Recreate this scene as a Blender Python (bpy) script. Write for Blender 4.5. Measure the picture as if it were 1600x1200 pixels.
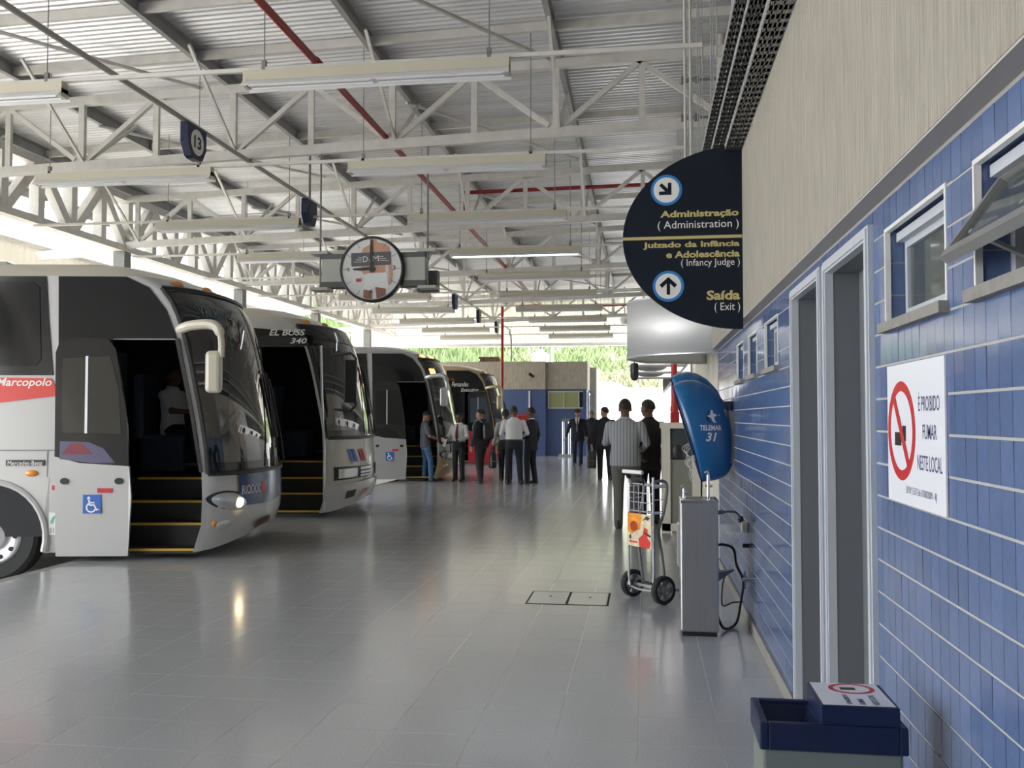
import bpy, math, random
from mathutils import Matrix, Vector, Quaternion
random.seed(7)
for _o in list(bpy.data.objects):
    bpy.data.objects.remove(_o)
SC = bpy.context.scene
COL = SC.collection
PI = math.pi

# ------------------------------------------------------------------ camera
F_PX, EYE = 1453.0, 1.55
_p = math.atan(52 / F_PX)
_t = math.atan(207 / F_PX * math.cos(_p))
CR = Vector((math.cos(_t), math.sin(_t), 0))
CF = Vector((-math.sin(_t) * math.cos(_p), math.cos(_t) * math.cos(_p), math.sin(_p)))
CU = CR.cross(CF)
cam_data = bpy.data.cameras.new('camera')
cam = bpy.data.objects.new('camera', cam_data)
COL.objects.link(cam)
_m = Matrix((CR, CU, -CF)).transposed().to_4x4()
_m.translation = (0, 0, EYE)
cam.matrix_world = _m
cam_data.sensor_width = 36.0
cam_data.sensor_fit = 'HORIZONTAL'
cam_data.lens = 36.0 * F_PX / 1600.0
cam_data.clip_end = 500
SC.camera = cam

# ------------------------------------------------------------------ sky, sun, exposure
world = bpy.data.worlds.new('world')
SC.world = world
world.use_nodes = True
_bg = world.node_tree.nodes['Background']
_bg.inputs[0].default_value = (0.93, 0.97, 1.0, 1)
_bg.inputs[1].default_value = 4.0
sun_data = bpy.data.lights.new('sun', 'SUN')
sun_data.energy = 9.0
sun_data.angle = math.radians(2)
sun_data.color = (1.0, 0.96, 0.9)
sun = bpy.data.objects.new('sun', sun_data)
COL.objects.link(sun)
sun.rotation_euler = Vector((0.42, -0.22, -0.88)).to_track_quat('-Z', 'Y').to_euler()
SC.view_settings.view_transform = 'Standard'
SC.view_settings.look = 'None'
SC.view_settings.gamma = 1.0
SC.view_settings.use_curve_mapping = False
SC.view_settings.exposure = 1.1

# ------------------------------------------------------------------ helpers
def lin(c):
    c /= 255.0
    return c / 12.92 if c <= 0.04045 else ((c + 0.055) / 1.055) ** 2.4

def rgb(r, g, b):
    return (lin(r), lin(g), lin(b), 1)

def mat(name, col, rough=0.5, metal=0.0, spec=0.5, noise=0.0, nscale=20.0, bump=0.0, bscale=60.0, stretch=None, coat=0.0, alpha=1.0, island=0.0, emit=None, estr=0.0, trans=0.0, coatr=0.1):
    m = bpy.data.materials.new(name)
    m.use_nodes = True
    nt = m.node_tree
    N, L = nt.nodes, nt.links
    b = N['Principled BSDF']
    b.inputs['Base Color'].default_value = col
    b.inputs['Roughness'].default_value = rough
    b.inputs['Metallic'].default_value = metal
    b.inputs['Specular IOR Level'].default_value = spec
    b.inputs['Coat Weight'].default_value = coat
    b.inputs['Coat Roughness'].default_value = coatr
    b.inputs['Alpha'].default_value = alpha
    b.inputs['Transmission Weight'].default_value = trans
    if emit:
        b.inputs['Emission Color'].default_value = emit
        b.inputs['Emission Strength'].default_value = estr
    vec = None
    if noise or bump:
        tc = N.new('ShaderNodeTexCoord')
        mp = N.new('ShaderNodeMapping')
        L.new(tc.outputs['Object'], mp.inputs['Vector'])
        if stretch:
            mp.inputs['Scale'].default_value = stretch
        vec = mp.outputs['Vector']
    fac = None
    if noise:
        nz = N.new('ShaderNodeTexNoise')
        nz.inputs['Scale'].default_value = nscale
        nz.inputs['Detail'].default_value = 6
        L.new(vec, nz.inputs['Vector'])
        mr = N.new('ShaderNodeMapRange')
        mr.inputs['From Min'].default_value = 0.3
        mr.inputs['From Max'].default_value = 0.7
        mr.inputs['To Min'].default_value = 1 - noise
        mr.inputs['To Max'].default_value = 1 + noise
        L.new(nz.outputs['Fac'], mr.inputs['Value'])
        fac = mr.outputs['Result']
    if island:
        ge = N.new('ShaderNodeNewGeometry')
        oi = N.new('ShaderNodeObjectInfo')
        ad = N.new('ShaderNodeMath'); ad.operation = 'ADD'
        L.new(ge.outputs['Random Per Island'], ad.inputs[0]); L.new(oi.outputs['Random'], ad.inputs[1])
        fr = N.new('ShaderNodeMath'); fr.operation = 'FRACT'
        L.new(ad.outputs[0], fr.inputs[0])
        mr2 = N.new('ShaderNodeMapRange')
        mr2.inputs['To Min'].default_value = 1 - island
        mr2.inputs['To Max'].default_value = 1 + island
        L.new(fr.outputs[0], mr2.inputs['Value'])
        if fac is None:
            fac = mr2.outputs['Result']
        else:
            mu = N.new('ShaderNodeMath'); mu.operation = 'MULTIPLY'
            L.new(fac, mu.inputs[0]); L.new(mr2.outputs['Result'], mu.inputs[1])
            fac = mu.outputs[0]
    if fac is not None:
        vm = N.new('ShaderNodeVectorMath'); vm.operation = 'SCALE'
        vm.inputs[0].default_value = col[:3]
        L.new(fac, vm.inputs['Scale'])
        L.new(vm.outputs['Vector'], b.inputs['Base Color'])
    if bump:
        nb = N.new('ShaderNodeTexNoise')
        nb.inputs['Scale'].default_value = bscale
        nb.inputs['Detail'].default_value = 4
        L.new(vec, nb.inputs['Vector'])
        bp = N.new('ShaderNodeBump')
        bp.inputs['Strength'].default_value = bump
        bp.inputs['Distance'].default_value = 0.01
        L.new(nb.outputs['Fac'], bp.inputs['Height'])
        L.new(bp.outputs['Normal'], b.inputs['Normal'])
    return m

class MB:
    """collects shapes; build() links them as ONE mesh object"""
    def __init__(s):
        s.v, s.f = [], []
    def add(s, vs, fs, M=None):
        o = len(s.v)
        s.v += [tuple(M @ Vector(v)) if M else tuple(v) for v in vs]
        s.f += [tuple(i + o for i in f) for f in fs]
        return s
    def box(s, a, b, M=None):
        x0, x1 = sorted((a[0], b[0])); y0, y1 = sorted((a[1], b[1])); z0, z1 = sorted((a[2], b[2]))
        return s.add([(x0,y0,z0),(x1,y0,z0),(x1,y1,z0),(x0,y1,z0),(x0,y0,z1),(x1,y0,z1),(x1,y1,z1),(x0,y1,z1)],
                     [(0,3,2,1),(4,5,6,7),(0,1,5,4),(1,2,6,5),(2,3,7,6),(3,0,4,7)], M)
    def cbox(s, c, d, M=None):
        return s.box([c[i]-d[i]/2 for i in range(3)], [c[i]+d[i]/2 for i in range(3)], M)
    def bar(s, p, q, w, h, up=(0,0,1)):
        p, q = Vector(p), Vector(q)
        d = q - p; l = d.length; d.normalize()
        u = Vector(up)
        if abs(d.dot(u)) > 0.98: u = Vector((0,1,0))
        x = d.cross(u).normalized(); z = x.cross(d)
        M = Matrix((x, d, z)).transposed().to_4x4(); M.translation = p
        return s.box((-w/2,0,-h/2),(w/2,l,h/2), M)
    def tube(s, pts, r, n=10, cap=True, closed=False):
        P = [Vector(p) for p in pts]; k = len(P)
        R = r if isinstance(r, (list, tuple)) else [r]*k
        o = len(s.v); prev = None
        for i in range(k):
            if closed: t = (P[(i+1) % k] - P[i-1])
            else: t = P[min(i+1, k-1)] - P[max(i-1, 0)]
            t.normalize()
            if prev is None:
                u = Vector((0,0,1)) if abs(t.z) < 0.9 else Vector((1,0,0))
                u = (u - t*u.dot(t)).normalized()
            else:
                u = (prev - t*prev.dot(t)).normalized()
            prev = u; w = t.cross(u)
            for j in range(n):
                a = 2*PI*j/n
                s.v.append(tuple(P[i] + (u*math.cos(a) + w*math.sin(a))*R[i]))
        for i in range(k if closed else k-1):
            a0, b0 = o+i*n, o+((i+1) % k)*n
            for j in range(n):
                s.f.append((a0+j, a0+(j+1) % n, b0+(j+1) % n, b0+j))
        if cap and not closed:
            s.f.append(tuple(o+j for j in range(n))[::-1]); s.f.append(tuple(o+(k-1)*n+j for j in range(n)))
        return s
    def lathe(s, prof, n=24, M=None, cap=True, a0=0.0, a1=2*PI):
        full = abs(a1-a0-2*PI) < 1e-6
        m = n if full else n+1
        vs, fs = [], []
        for (r, z) in prof:
            for j in range(m):
                a = a0+(a1-a0)*j/n
                vs.append((r*math.cos(a), r*math.sin(a), z))
        for i in range(len(prof)-1):
            for j in range(n):
                k = (j+1) % m
                fs.append((i*m+j, i*m+k, (i+1)*m+k, (i+1)*m+j))
        if cap and full:
            fs.append(tuple(range(m))[::-1]); fs.append(tuple((len(prof)-1)*m+j for j in range(m)))
        return s.add(vs, fs, M)
    def sphere(s, c, r, n=12, M=None):
        r = r if isinstance(r, (list, tuple)) else (r, r, r)
        h = n//2+1
        vs = [(c[0], c[1], c[2]-r[2])]; fs = []
        for i in range(1, h):
            a = -PI/2+PI*i/h
            for j in range(n):
                b = 2*PI*j/n
                vs.append((c[0]+r[0]*math.cos(a)*math.cos(b), c[1]+r[1]*math.cos(a)*math.sin(b), c[2]+r[2]*math.sin(a)))
        vs.append((c[0], c[1], c[2]+r[2])); t = len(vs)-1
        for j in range(n):
            k = (j+1) % n
            fs.append((0, 1+k, 1+j)); fs.append((t, 1+(h-2)*n+j, 1+(h-2)*n+k))
            for i in range(h-2):
                fs.append((1+i*n+j, 1+i*n+k, 1+(i+1)*n+k, 1+(i+1)*n+j))
        return s.add(vs, fs, M)
    def prism(s, poly, fn, n0=0.0, n1=0.01):
        """2-D polygon through fn(a, b, off) -> 3-D, extruded between two offsets"""
        k = len(poly)
        vs = [fn(a, b, n0) for a, b in poly] + [fn(a, b, n1) for a, b in poly]
        fs = [tuple(range(k))[::-1], tuple(range(k, 2*k))]
        fs += [(i, (i+1) % k, k+(i+1) % k, k+i) for i in range(k)]
        return s.add(vs, fs)
    def grid(s, fn, us, vs_):
        o = []; nu, nv = len(us), len(vs_)
        pts = [tuple(fn(u, v)) for v in vs_ for u in us]
        return s.add(pts, [(j*nu+i, j*nu+i+1, (j+1)*nu+i+1, (j+1)*nu+i) for j in range(nv-1) for i in range(nu-1)])
    def mesh(s, name, m=None, smooth=True, ang=35):
        me = bpy.data.meshes.new(name)
        me.from_pydata(s.v, [], s.f)
        if m: me.materials.append(m)
        fix_normals(me)
        if smooth:
            me.polygons.foreach_set('use_smooth', [True]*len(me.polygons))
            me.set_sharp_from_angle(angle=math.radians(ang))
        me.update()
        return me
    def build(s, name, m, parent=None, smooth=True, ang=35, loc=None, rotz=None):
        return link(name, s.mesh(name, m, smooth, ang), parent, loc, rotz)

def fix_normals(me):
    import bmesh
    bm = bmesh.new(); bm.from_mesh(me)
    bmesh.ops.recalc_face_normals(bm, faces=bm.faces)
    bm.to_mesh(me); bm.free()

def link(name, me, parent=None, loc=None, rotz=None):
    o = bpy.data.objects.new(name, me)
    COL.objects.link(o)
    if parent: o.parent = parent
    if loc is not None: o.location = loc
    if rotz is not None: o.rotation_euler = (0, 0, rotz)
    return o

def tag(o, label, cat, group=None):
    o['label'] = label; o['category'] = cat
    if group: o['group'] = group
    return o

def thing(name, label, cat, loc=(0,0,0), rotz=0.0, group=None):
    o = bpy.data.objects.new(name, None)
    COL.objects.link(o)
    o.location = loc; o.rotation_euler = (0, 0, rotz)
    o.empty_display_size = 0.1
    return tag(o, label, cat, group)

def struct(o, label=None):
    o['kind'] = 'structure'
    if label: o['label'] = label
    return o

def bevel(o, w=0.005, seg=2):
    md = o.modifiers.new('bevel', 'BEVEL'); md.width = w; md.segments = seg; md.limit_method = 'ANGLE'
    return o

def solid(o, t=0.01, off=0):
    md = o.modifiers.new('solid', 'SOLIDIFY'); md.thickness = t; md.offset = off
    return o

def baked(o):
    """apply an object's modifiers into a new mesh"""
    dg = bpy.context.evaluated_depsgraph_get()
    me = bpy.data.meshes.new_from_object(o.evaluated_get(dg))
    old = o.data
    o.modifiers.clear(); o.data = me
    return o

_curves = {}
def text_mesh(body, size=1.0, bold=0.0, shear=0.0, depth=0.0, align='LEFT', spacing=1.0):
    """flat lettering in local x (right) / y (up)"""
    cu = bpy.data.curves.new('lettering', 'FONT')
    cu.body = body; cu.size = size; cu.offset = bold; cu.shear = shear; cu.extrude = depth
    cu.align_x = align; cu.space_character = spacing; cu.resolution_u = 3
    o = bpy.data.objects.new('lettering', cu); COL.objects.link(o)
    dg = bpy.context.evaluated_depsgraph_get()
    me = bpy.data.meshes.new_from_object(o.evaluated_get(dg))
    vs = [tuple(v.co) for v in me.vertices]; fs = [tuple(p.vertices) for p in me.polygons]
    bpy.data.objects.remove(o); bpy.data.curves.remove(cu); bpy.data.meshes.remove(me)
    return vs, fs

def lettering(body, width, height, fn, m, parent, name='lettering', bold=0.0, shear=0.0, align='LEFT', x0=0.0, y0=0.0, spacing=1.0):
    """lettering scaled to width x height, its lower corner at (x0, y0) of the plane fn(a, b) -> 3-D"""
    vs, fs = text_mesh(body, 1.0, bold, shear, 0.0, 'LEFT', spacing)
    xs = [v[0] for v in vs]; ys = [v[1] for v in vs]
    sx = width / (max(xs)-min(xs)); sy = height / (max(ys)-min(ys)) if height else sx
    off = 0.0
    if align == 'RIGHT': off = -width
    if align == 'CENTER': off = -width/2
    b = MB()
    b.add([fn(x0+off+(v[0]-min(xs))*sx, y0+(v[1]-min(ys))*sy) for v in vs], fs)
    return b.build(name, m, parent, smooth=False)

def circle(cx, cy, rx, ry=None, n=32):
    ry = ry or rx
    return [(cx+rx*math.cos(2*PI*i/n), cy+ry*math.sin(2*PI*i/n)) for i in range(n)]

def ring_fn(b, cx, cy, r0, r1, fn, n=40, h0=0.0, h1=0.002, sx=1.0):
    """flat ring with a small thickness"""
    vs, fs = [], []
    for i in range(n):
        a = 2*PI*i/n; c, s = math.cos(a)*sx, math.sin(a)
        vs += [fn(cx+r0*c, cy+r0*s, h0), fn(cx+r1*c, cy+r1*s, h0), fn(cx+r1*c, cy+r1*s, h1), fn(cx+r0*c, cy+r0*s, h1)]
    for i in range(n):
        a, d = 4*i, 4*((i+1) % n)
        for k in range(4):
            fs.append((a+k, a+(k+1) % 4, d+(k+1) % 4, d+k))
    return b.add(vs, fs)

def wire(pts, n=6):
    """smooth path through points (Catmull-Rom)"""
    P = [Vector(p) for p in pts]; out = []
    for i in range(len(P)-1):
        a, b_, c, d = P[max(i-1,0)], P[i], P[i+1], P[min(i+2,len(P)-1)]
        for j in range(n):
            t = j/n
            out.append(0.5*((2*b_)+(c-a)*t+(2*a-5*b_+4*c-d)*t*t+(3*b_-a-3*c+d)*t**3))
    out.append(P[-1]); return out

# ------------------------------------------------------------------ materials
M = {}
M['steel'] = mat('cream_painted_steel', (0.66, 0.64, 0.60, 1), 0.45, noise=0.08, nscale=6)
M['steel_grey'] = mat('grey_painted_steel', (0.22, 0.22, 0.215, 1), 0.5, noise=0.1, nscale=5)
M['purlin'] = mat('purlin_grey', (0.34, 0.34, 0.335, 1), 0.5, noise=0.1, nscale=5)
M['conduit'] = mat('conduit_grey', (0.36, 0.35, 0.32, 1), 0.5)
M['sheet'] = mat('galvanised_roof_sheet', (0.72, 0.72, 0.73, 1), 0.36, metal=0.45, noise=0.12, nscale=1.2, stretch=(0.3, 2.5, 1))
M['plaster'] = mat('combed_render', (0.39, 0.36, 0.305, 1), 0.9, noise=0.2, nscale=26, stretch=(1, 3.2, 0.13), bump=1.0, bscale=60)
M['concrete'] = mat('grey_concrete', (0.25, 0.24, 0.225, 1), 0.85, noise=0.12, nscale=30, bump=0.15)
M['grout'] = mat('pale_grout', (0.42, 0.42, 0.41, 1), 0.9)
M['tile'] = mat('blue_glazed_tile', (0.105, 0.155, 0.30, 1), 0.12, spec=0.55, island=0.09, noise=0.05, nscale=40, bump=0.035, bscale=9)
M['floor_tile'] = mat('grey_terrazzo_tile', (0.455, 0.46, 0.472, 1), 0.22, spec=0.6, island=0.015, noise=0.14, nscale=120, coat=0.45, coatr=0.13)
M['floor_joint'] = mat('light_floor_joint', (0.55, 0.56, 0.57, 1), 0.4)
M['asphalt'] = mat('worn_concrete_road', (0.52, 0.51, 0.49, 1), 0.85, noise=0.15, nscale=3)
M['metal_frame'] = mat('light_grey_frame', (0.50, 0.53, 0.58, 1), 0.4)
M['alu'] = mat('aluminium', (0.62, 0.64, 0.66, 1), 0.3, metal=0.7)
M['chrome'] = mat('chrome', (0.75, 0.75, 0.76, 1), 0.15, metal=1.0)
M['stainless'] = mat('brushed_stainless', (0.40, 0.40, 0.41, 1), 0.33, metal=0.85, noise=0.06, nscale=40, stretch=(1, 1, 0.05))
M['door'] = mat('grey_door', (0.15, 0.16, 0.175, 1), 0.5)
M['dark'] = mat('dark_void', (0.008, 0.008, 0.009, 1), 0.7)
M['black'] = mat('black_plastic', (0.015, 0.015, 0.016, 1), 0.4)
M['rubber'] = mat('rubber', (0.022, 0.022, 0.023, 1), 0.75, noise=0.1, nscale=30)
M['white'] = mat('white_paint', (0.78, 0.78, 0.77, 1), 0.35, coat=0.3)
M['paper'] = mat('white_sign_face', (0.74, 0.76, 0.82, 1), 0.35)
M['navy'] = mat('navy_sign_panel', (0.007, 0.012, 0.022, 1), 0.5, spec=0.25)
M['navy_plastic'] = mat('navy_plastic', (0.006, 0.014, 0.052, 1), 0.4, spec=0.35)
M['gold'] = mat('gold_letter', (0.55, 0.46, 0.19, 1), 0.5)
M['letter_white'] = mat('white_letter', (0.80, 0.79, 0.76, 1), 0.5)
M['cyan'] = mat('bright_blue', (0.03, 0.22, 0.58, 1), 0.4)
M['red'] = mat('red_paint', (0.52, 0.025, 0.03, 1), 0.4)
M['red_pipe'] = mat('dark_red_pipe', (0.27, 0.018, 0.016, 1), 0.4)
M['glass_win'] = mat('window_glass', (0.10, 0.12, 0.12, 1), 0.05, spec=0.9, alpha=0.6)
M['glass_bus'] = mat('tinted_bus_glass', (0.012, 0.014, 0.017, 1), 0.03, spec=1.0, alpha=0.86, coat=1.0, coatr=0.02, bump=0.12, bscale=2.2)
M['glass_dark'] = mat('dark_bus_glass', (0.012, 0.012, 0.014, 1), 0.06, spec=0.5)
M['lamp_body'] = mat('cream_lamp_housing', (0.56, 0.53, 0.42, 1), 0.45)
M['lamp_refl'] = mat('lamp_reflector', (0.75, 0.75, 0.76, 1), 0.3)
M['tube'] = mat('fluorescent_tube', (0.8, 0.8, 0.82, 1), 0.3)
M['tube_lit'] = mat('lit_fluorescent_tube', (0.9, 0.95, 1, 1), 0.3, emit=(0.85, 0.97, 1, 1), estr=3.0)
M['cladding'] = mat('cream_cladding', (0.66, 0.63, 0.54, 1), 0.5)
_tm = bpy.data.materials.new('translucent_cladding'); _tm.use_nodes = True
_n = _tm.node_tree; _pb = _n.nodes['Principled BSDF']; _pb.inputs['Base Color'].default_value = (0.66, 0.62, 0.53, 1); _pb.inputs['Roughness'].default_value = 0.5
_tr = _n.nodes.new('ShaderNodeBsdfTranslucent'); _tr.inputs['Color'].default_value = (0.74, 0.70, 0.60, 1)
_mx = _n.nodes.new('ShaderNodeMixShader'); _mx.inputs[0].default_value = 0.17
_n.links.new(_pb.outputs[0], _mx.inputs[1]); _n.links.new(_tr.outputs[0], _mx.inputs[2]); _n.links.new(_mx.outputs[0], _n.nodes['Material Output'].inputs[0])
M['clad_tr'] = _tm
M['clad_tr2'] = _tm.copy(); [setattr(q.inputs[0], 'default_value', 0.06) for q in M['clad_tr2'].node_tree.nodes if q.type == 'MIX_SHADER']
M['blue_plain'] = mat('blue_far_tile', (0.07, 0.115, 0.26, 1), 0.3, noise=0.05, nscale=8)
M['skin_a'] = mat('tan_skin', (0.34, 0.17, 0.105, 1), 0.55)
M['skin_b'] = mat('brown_skin', (0.13, 0.06, 0.038, 1), 0.55)
M['hair'] = mat('dark_hair', (0.012, 0.009, 0.007, 1), 0.6)
M['orange'] = mat('amber_lens', (0.85, 0.28, 0.02, 1), 0.25, coat=0.5)
M['yellow'] = mat('yellow_edge', (0.60, 0.36, 0.04, 1), 0.5)
M['sticker_blue'] = mat('blue_sticker', (0.03, 0.13, 0.48, 1), 0.4)
# ================================================================== THE SETTING
XW = 0.77            # tiled wall face
XK = -6.0            # platform kerb
Y0, Y1 = -10.0, 41.0
ROAD = -0.25
def roof_z(x): return 6.78 + 0.026 * x

# ---- floor
b = MB()
b.box((XK, Y0, -0.25), (4.0, Y1, -0.0007)); b.box((XK, Y0, -0.01), (XW, -5.9, 0.0))
floor = struct(b.build('floor', M['floor_joint'], smooth=False))
bk = MB(); bk.box((XK-0.12, Y0, -0.25), (XK-0.003, Y1, -0.001))
bk.build('kerb_edge', M['concrete'], floor, smooth=False)
TS = 0.4
cells = []
nx0 = math.floor((XK + 0.043) / TS)
for i in range(nx0, 3):
    for j in range(int(-6 / TS), int(Y1 / TS)):
        x0 = max(-0.043 + i * TS, XK); x1 = min(-0.043 + (i + 1) * TS, XW - 0.012)
        if x1 - x0 < 0.03: continue
        y0 = 0.12 + j * TS
        d = Vector(((x0 + x1) / 2, y0 + TS / 2, -EYE))
        w = d.dot(CF); px = 800 + F_PX * d.dot(CR) / max(w, 0.01); py = 600 - F_PX * d.dot(CU) / max(w, 0.01)
        vis = w > 0 and -20 < px < 1240 and py < 1230
        cells.append((0 if vis else 1, w, x0, x1, y0))
cells.sort()
base_me = MB().box((0, 0, -0.01), (TS - 0.003, TS - 0.003, 0)).mesh('floor_tile', M['floor_tile'], smooth=False)
rest = MB(); n = 0
for vis, w, x0, x1, y0 in cells:
    tz = random.uniform(-0.0003, 0.0)
    if n < 295 and vis == 0 and x1 - x0 > 0.39:
        o = link('floor_tile', base_me, floor, (x0 + 0.0015, y0 + 0.0015, tz)); n += 1
    else:
        rest.box((x0 + 0.0015, y0 + 0.0015, -0.01), (x1 - 0.0015, y0 + TS - 0.0015, tz))
o = rest.build('floor_tiles', M['floor_tile'], floor, smooth=False); o['kind'] = 'stuff'

# ---- road and the ground outside
b = MB(); b.box((-70, -30, ROAD - 0.3), (XK - 0.12, 75, ROAD))
struct(b.build('ground', M['asphalt'], smooth=False), 'worn concrete bus lane below the platform kerb')
M['yard'] = mat('sunlit_pale_concrete', (0.62, 0.61, 0.58, 1), 0.85, noise=0.06, nscale=2)
b = MB(); b.box((XK - 0.12, Y1, -0.4), (40, 75, -0.02))
struct(b.build('ground_yard', M['yard'], smooth=False), 'pale concrete yard beyond the far exit')

# ---- right wall with its openings
OPEN = {  # name: (y0, y1, z0, z1)
    'door_1': (4.134, 4.946, 0.0, 2.20), 'door_2': (3.254, 4.061, 0.0, 2.20),
    'window_1': (2.493, 3.098, 1.835, 2.146), 'window_2': (1.690, 2.288, 1.835, 2.146),
    'window_3': (5.53, 6.115, 1.84, 2.146), 'window_4': (6.54, 7.08, 1.84, 2.146), 'window_5': (7.41, 7.94, 1.84, 2.146)}
YW1 = 9.95
def wall_cells(b, x0, x1, ya, yb, za, zb, ops):
    ys = sorted({ya, yb} | {v for o in ops for v in o[:2]}); zs = sorted({za, zb} | {v for o in ops for v in o[2:]})
    for i in range(len(ys) - 1):
        for k in range(len(zs) - 1):
            cy, cz = (ys[i] + ys[i+1]) / 2, (zs[k] + zs[k+1]) / 2
            if any(o[0] < cy < o[1] and o[2] < cz < o[3] for o in ops): continue
            b.box((x0, ys[i], zs[k]), (x1, ys[i+1], zs[k+1]))
b = MB(); wall_cells(b, XW - 0.0015, XW + 0.16, Y0, YW1, 0, 2.27, list(OPEN.values()))
wall = struct(b.build('wall_right', M['grout'], smooth=False))
b = MB(); b.box((0.70, Y0, 2.262), (1.0, YW1, 3.46))
b.build('render_band', M['plaster'], wall, smooth=False)
b = MB(); b.box((0.702, Y0, 2.256), (XW + 0.02, YW1, 2.2625))
b.build('soffit', mat('soffit_render', (0.48, 0.45, 0.42, 1), 0.9), wall, smooth=False)
# tiles, one by one near the camera
PY, PZ, YT0, ZT0 = 0.0735, 0.106, -1.005, 1.186 - 0.106 * 11
tl = []
for j in range(int((YW1 - YT0) / PY)):
    for k in range(0, 22):
        z0, z1 = ZT0 + k * PZ + 0.0035, ZT0 + (k + 1) * PZ - 0.0035
        z0 = max(z0, 0.092); z1 = min(z1, 2.256)
        if z1 - z0 < 0.012: continue
        y0, y1 = YT0 + j * PY + 0.0013, YT0 + (j + 1) * PY - 0.0013
        r = [y0, y1, z0, z1]
        for o in OPEN.values():
            if r and r[0] < o[1] and r[1] > o[0] and r[2] < o[3] and r[3] > o[2]:
                c = [[r[0], min(r[1], o[0]), r[2], r[3]], [max(r[0], o[1]), r[1], r[2], r[3]],
                     [r[0], r[1], r[2], min(r[3], o[2])], [r[0], r[1], max(r[2], o[3]), r[3]]]
                c = [q for q in c if q[1] - q[0] > 0.008 and q[3] - q[2] > 0.008]
                r = max(c, key=lambda q: (q[1]-q[0])*(q[3]-q[2])) if c else None
        if r: tl.append((r, j, k))
full = MB().box((-0.004, 0, 0), (0.006, PY - 0.0026, PZ - 0.007)).mesh('wall_tile', M['tile'], smooth=False)
rest = MB(); n = 0
for r, j, k in sorted(tl, key=lambda q: (q[0][0] < 1.93, q[0][0] + 0.25 * abs(q[0][2] - 1.4))):
    whole = (r[1] - r[0]) > PY - 0.0028 and (r[3] - r[2]) > PZ - 0.0072
    ty, tz = random.gauss(0, 0.0045), random.gauss(0, 0.004)
    if n < 295 and whole and r[0] > 1.9:
        o = link('wall_tile', full, wall, (XW, r[0], r[2])); o.rotation_euler = (0, ty, tz); n += 1
    else:
        c = Vector((XW, r[0], r[2]))
        MM = Matrix.Translation(c) @ Matrix.Rotation(ty, 4, 'Y') @ Matrix.Rotation(tz, 4, 'Z')
        rest.box((-0.004, 0, 0), (0.006, r[1] - r[0], r[3] - r[2]), MM)
o = rest.build('wall_tiles', M['tile'], wall, smooth=False); o['kind'] = 'stuff'
# skirting
b = MB()
for ya, yb in ((Y0, 3.254), (4.061, 4.134), (4.946, YW1)):
    b.box((XW - 0.018, ya, 0), (XW + 0.01, yb, 0.088))
struct(bevel(b.build('baseboard_right', M['concrete'], smooth=False), 0.004))

def ring_yz(b, x0, x1, y0, y1, z0, z1, w, bottom=True):
    b.box((x0, y0, z0), (x1, y0 + w, z1)); b.box((x0, y1 - w, z0), (x1, y1, z1))
    b.box((x0, y0 + w, z1 - w), (x1, y1 - w, z1))
    if bottom: b.box((x0, y0 + w, z0), (x1, y1 - w, z0 + w))
    return b
for nm in ('door_1', 'door_2'):
    y0, y1, z0, z1 = OPEN[nm]
    d = struct(ring_yz(MB(), XW - 0.022, XW + 0.012, y0, y1, 0, z1, 0.05, False).build(nm, M['metal_frame'], smooth=False))
    ring_yz(MB(), XW - 0.028, XW - 0.02, y0 + 0.012, y1 - 0.012, 0, z1 - 0.012, 0.028, False).build('frame_bead', M['metal_frame'], d, smooth=False)
    ring_yz(MB(), XW + 0.012, XW + 0.16, y0, y1, 0, z1, 0.048, False).build('door_jamb', M['door'], d, smooth=False)
    MB().box((XW + 0.115, y0 + 0.05, 0.008), (XW + 0.155, y1 - 0.05, z1 - 0.05)).build('door_leaf', M['door'], d, smooth=False)
    MB().tube(wire([(XW + 0.115, y0 + 0.12, 1.02), (XW + 0.07, y0 + 0.12, 1.02), (XW + 0.07, y0 + 0.22, 1.02)], 3), 0.009).build('door_handle', M['alu'], d)
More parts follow.
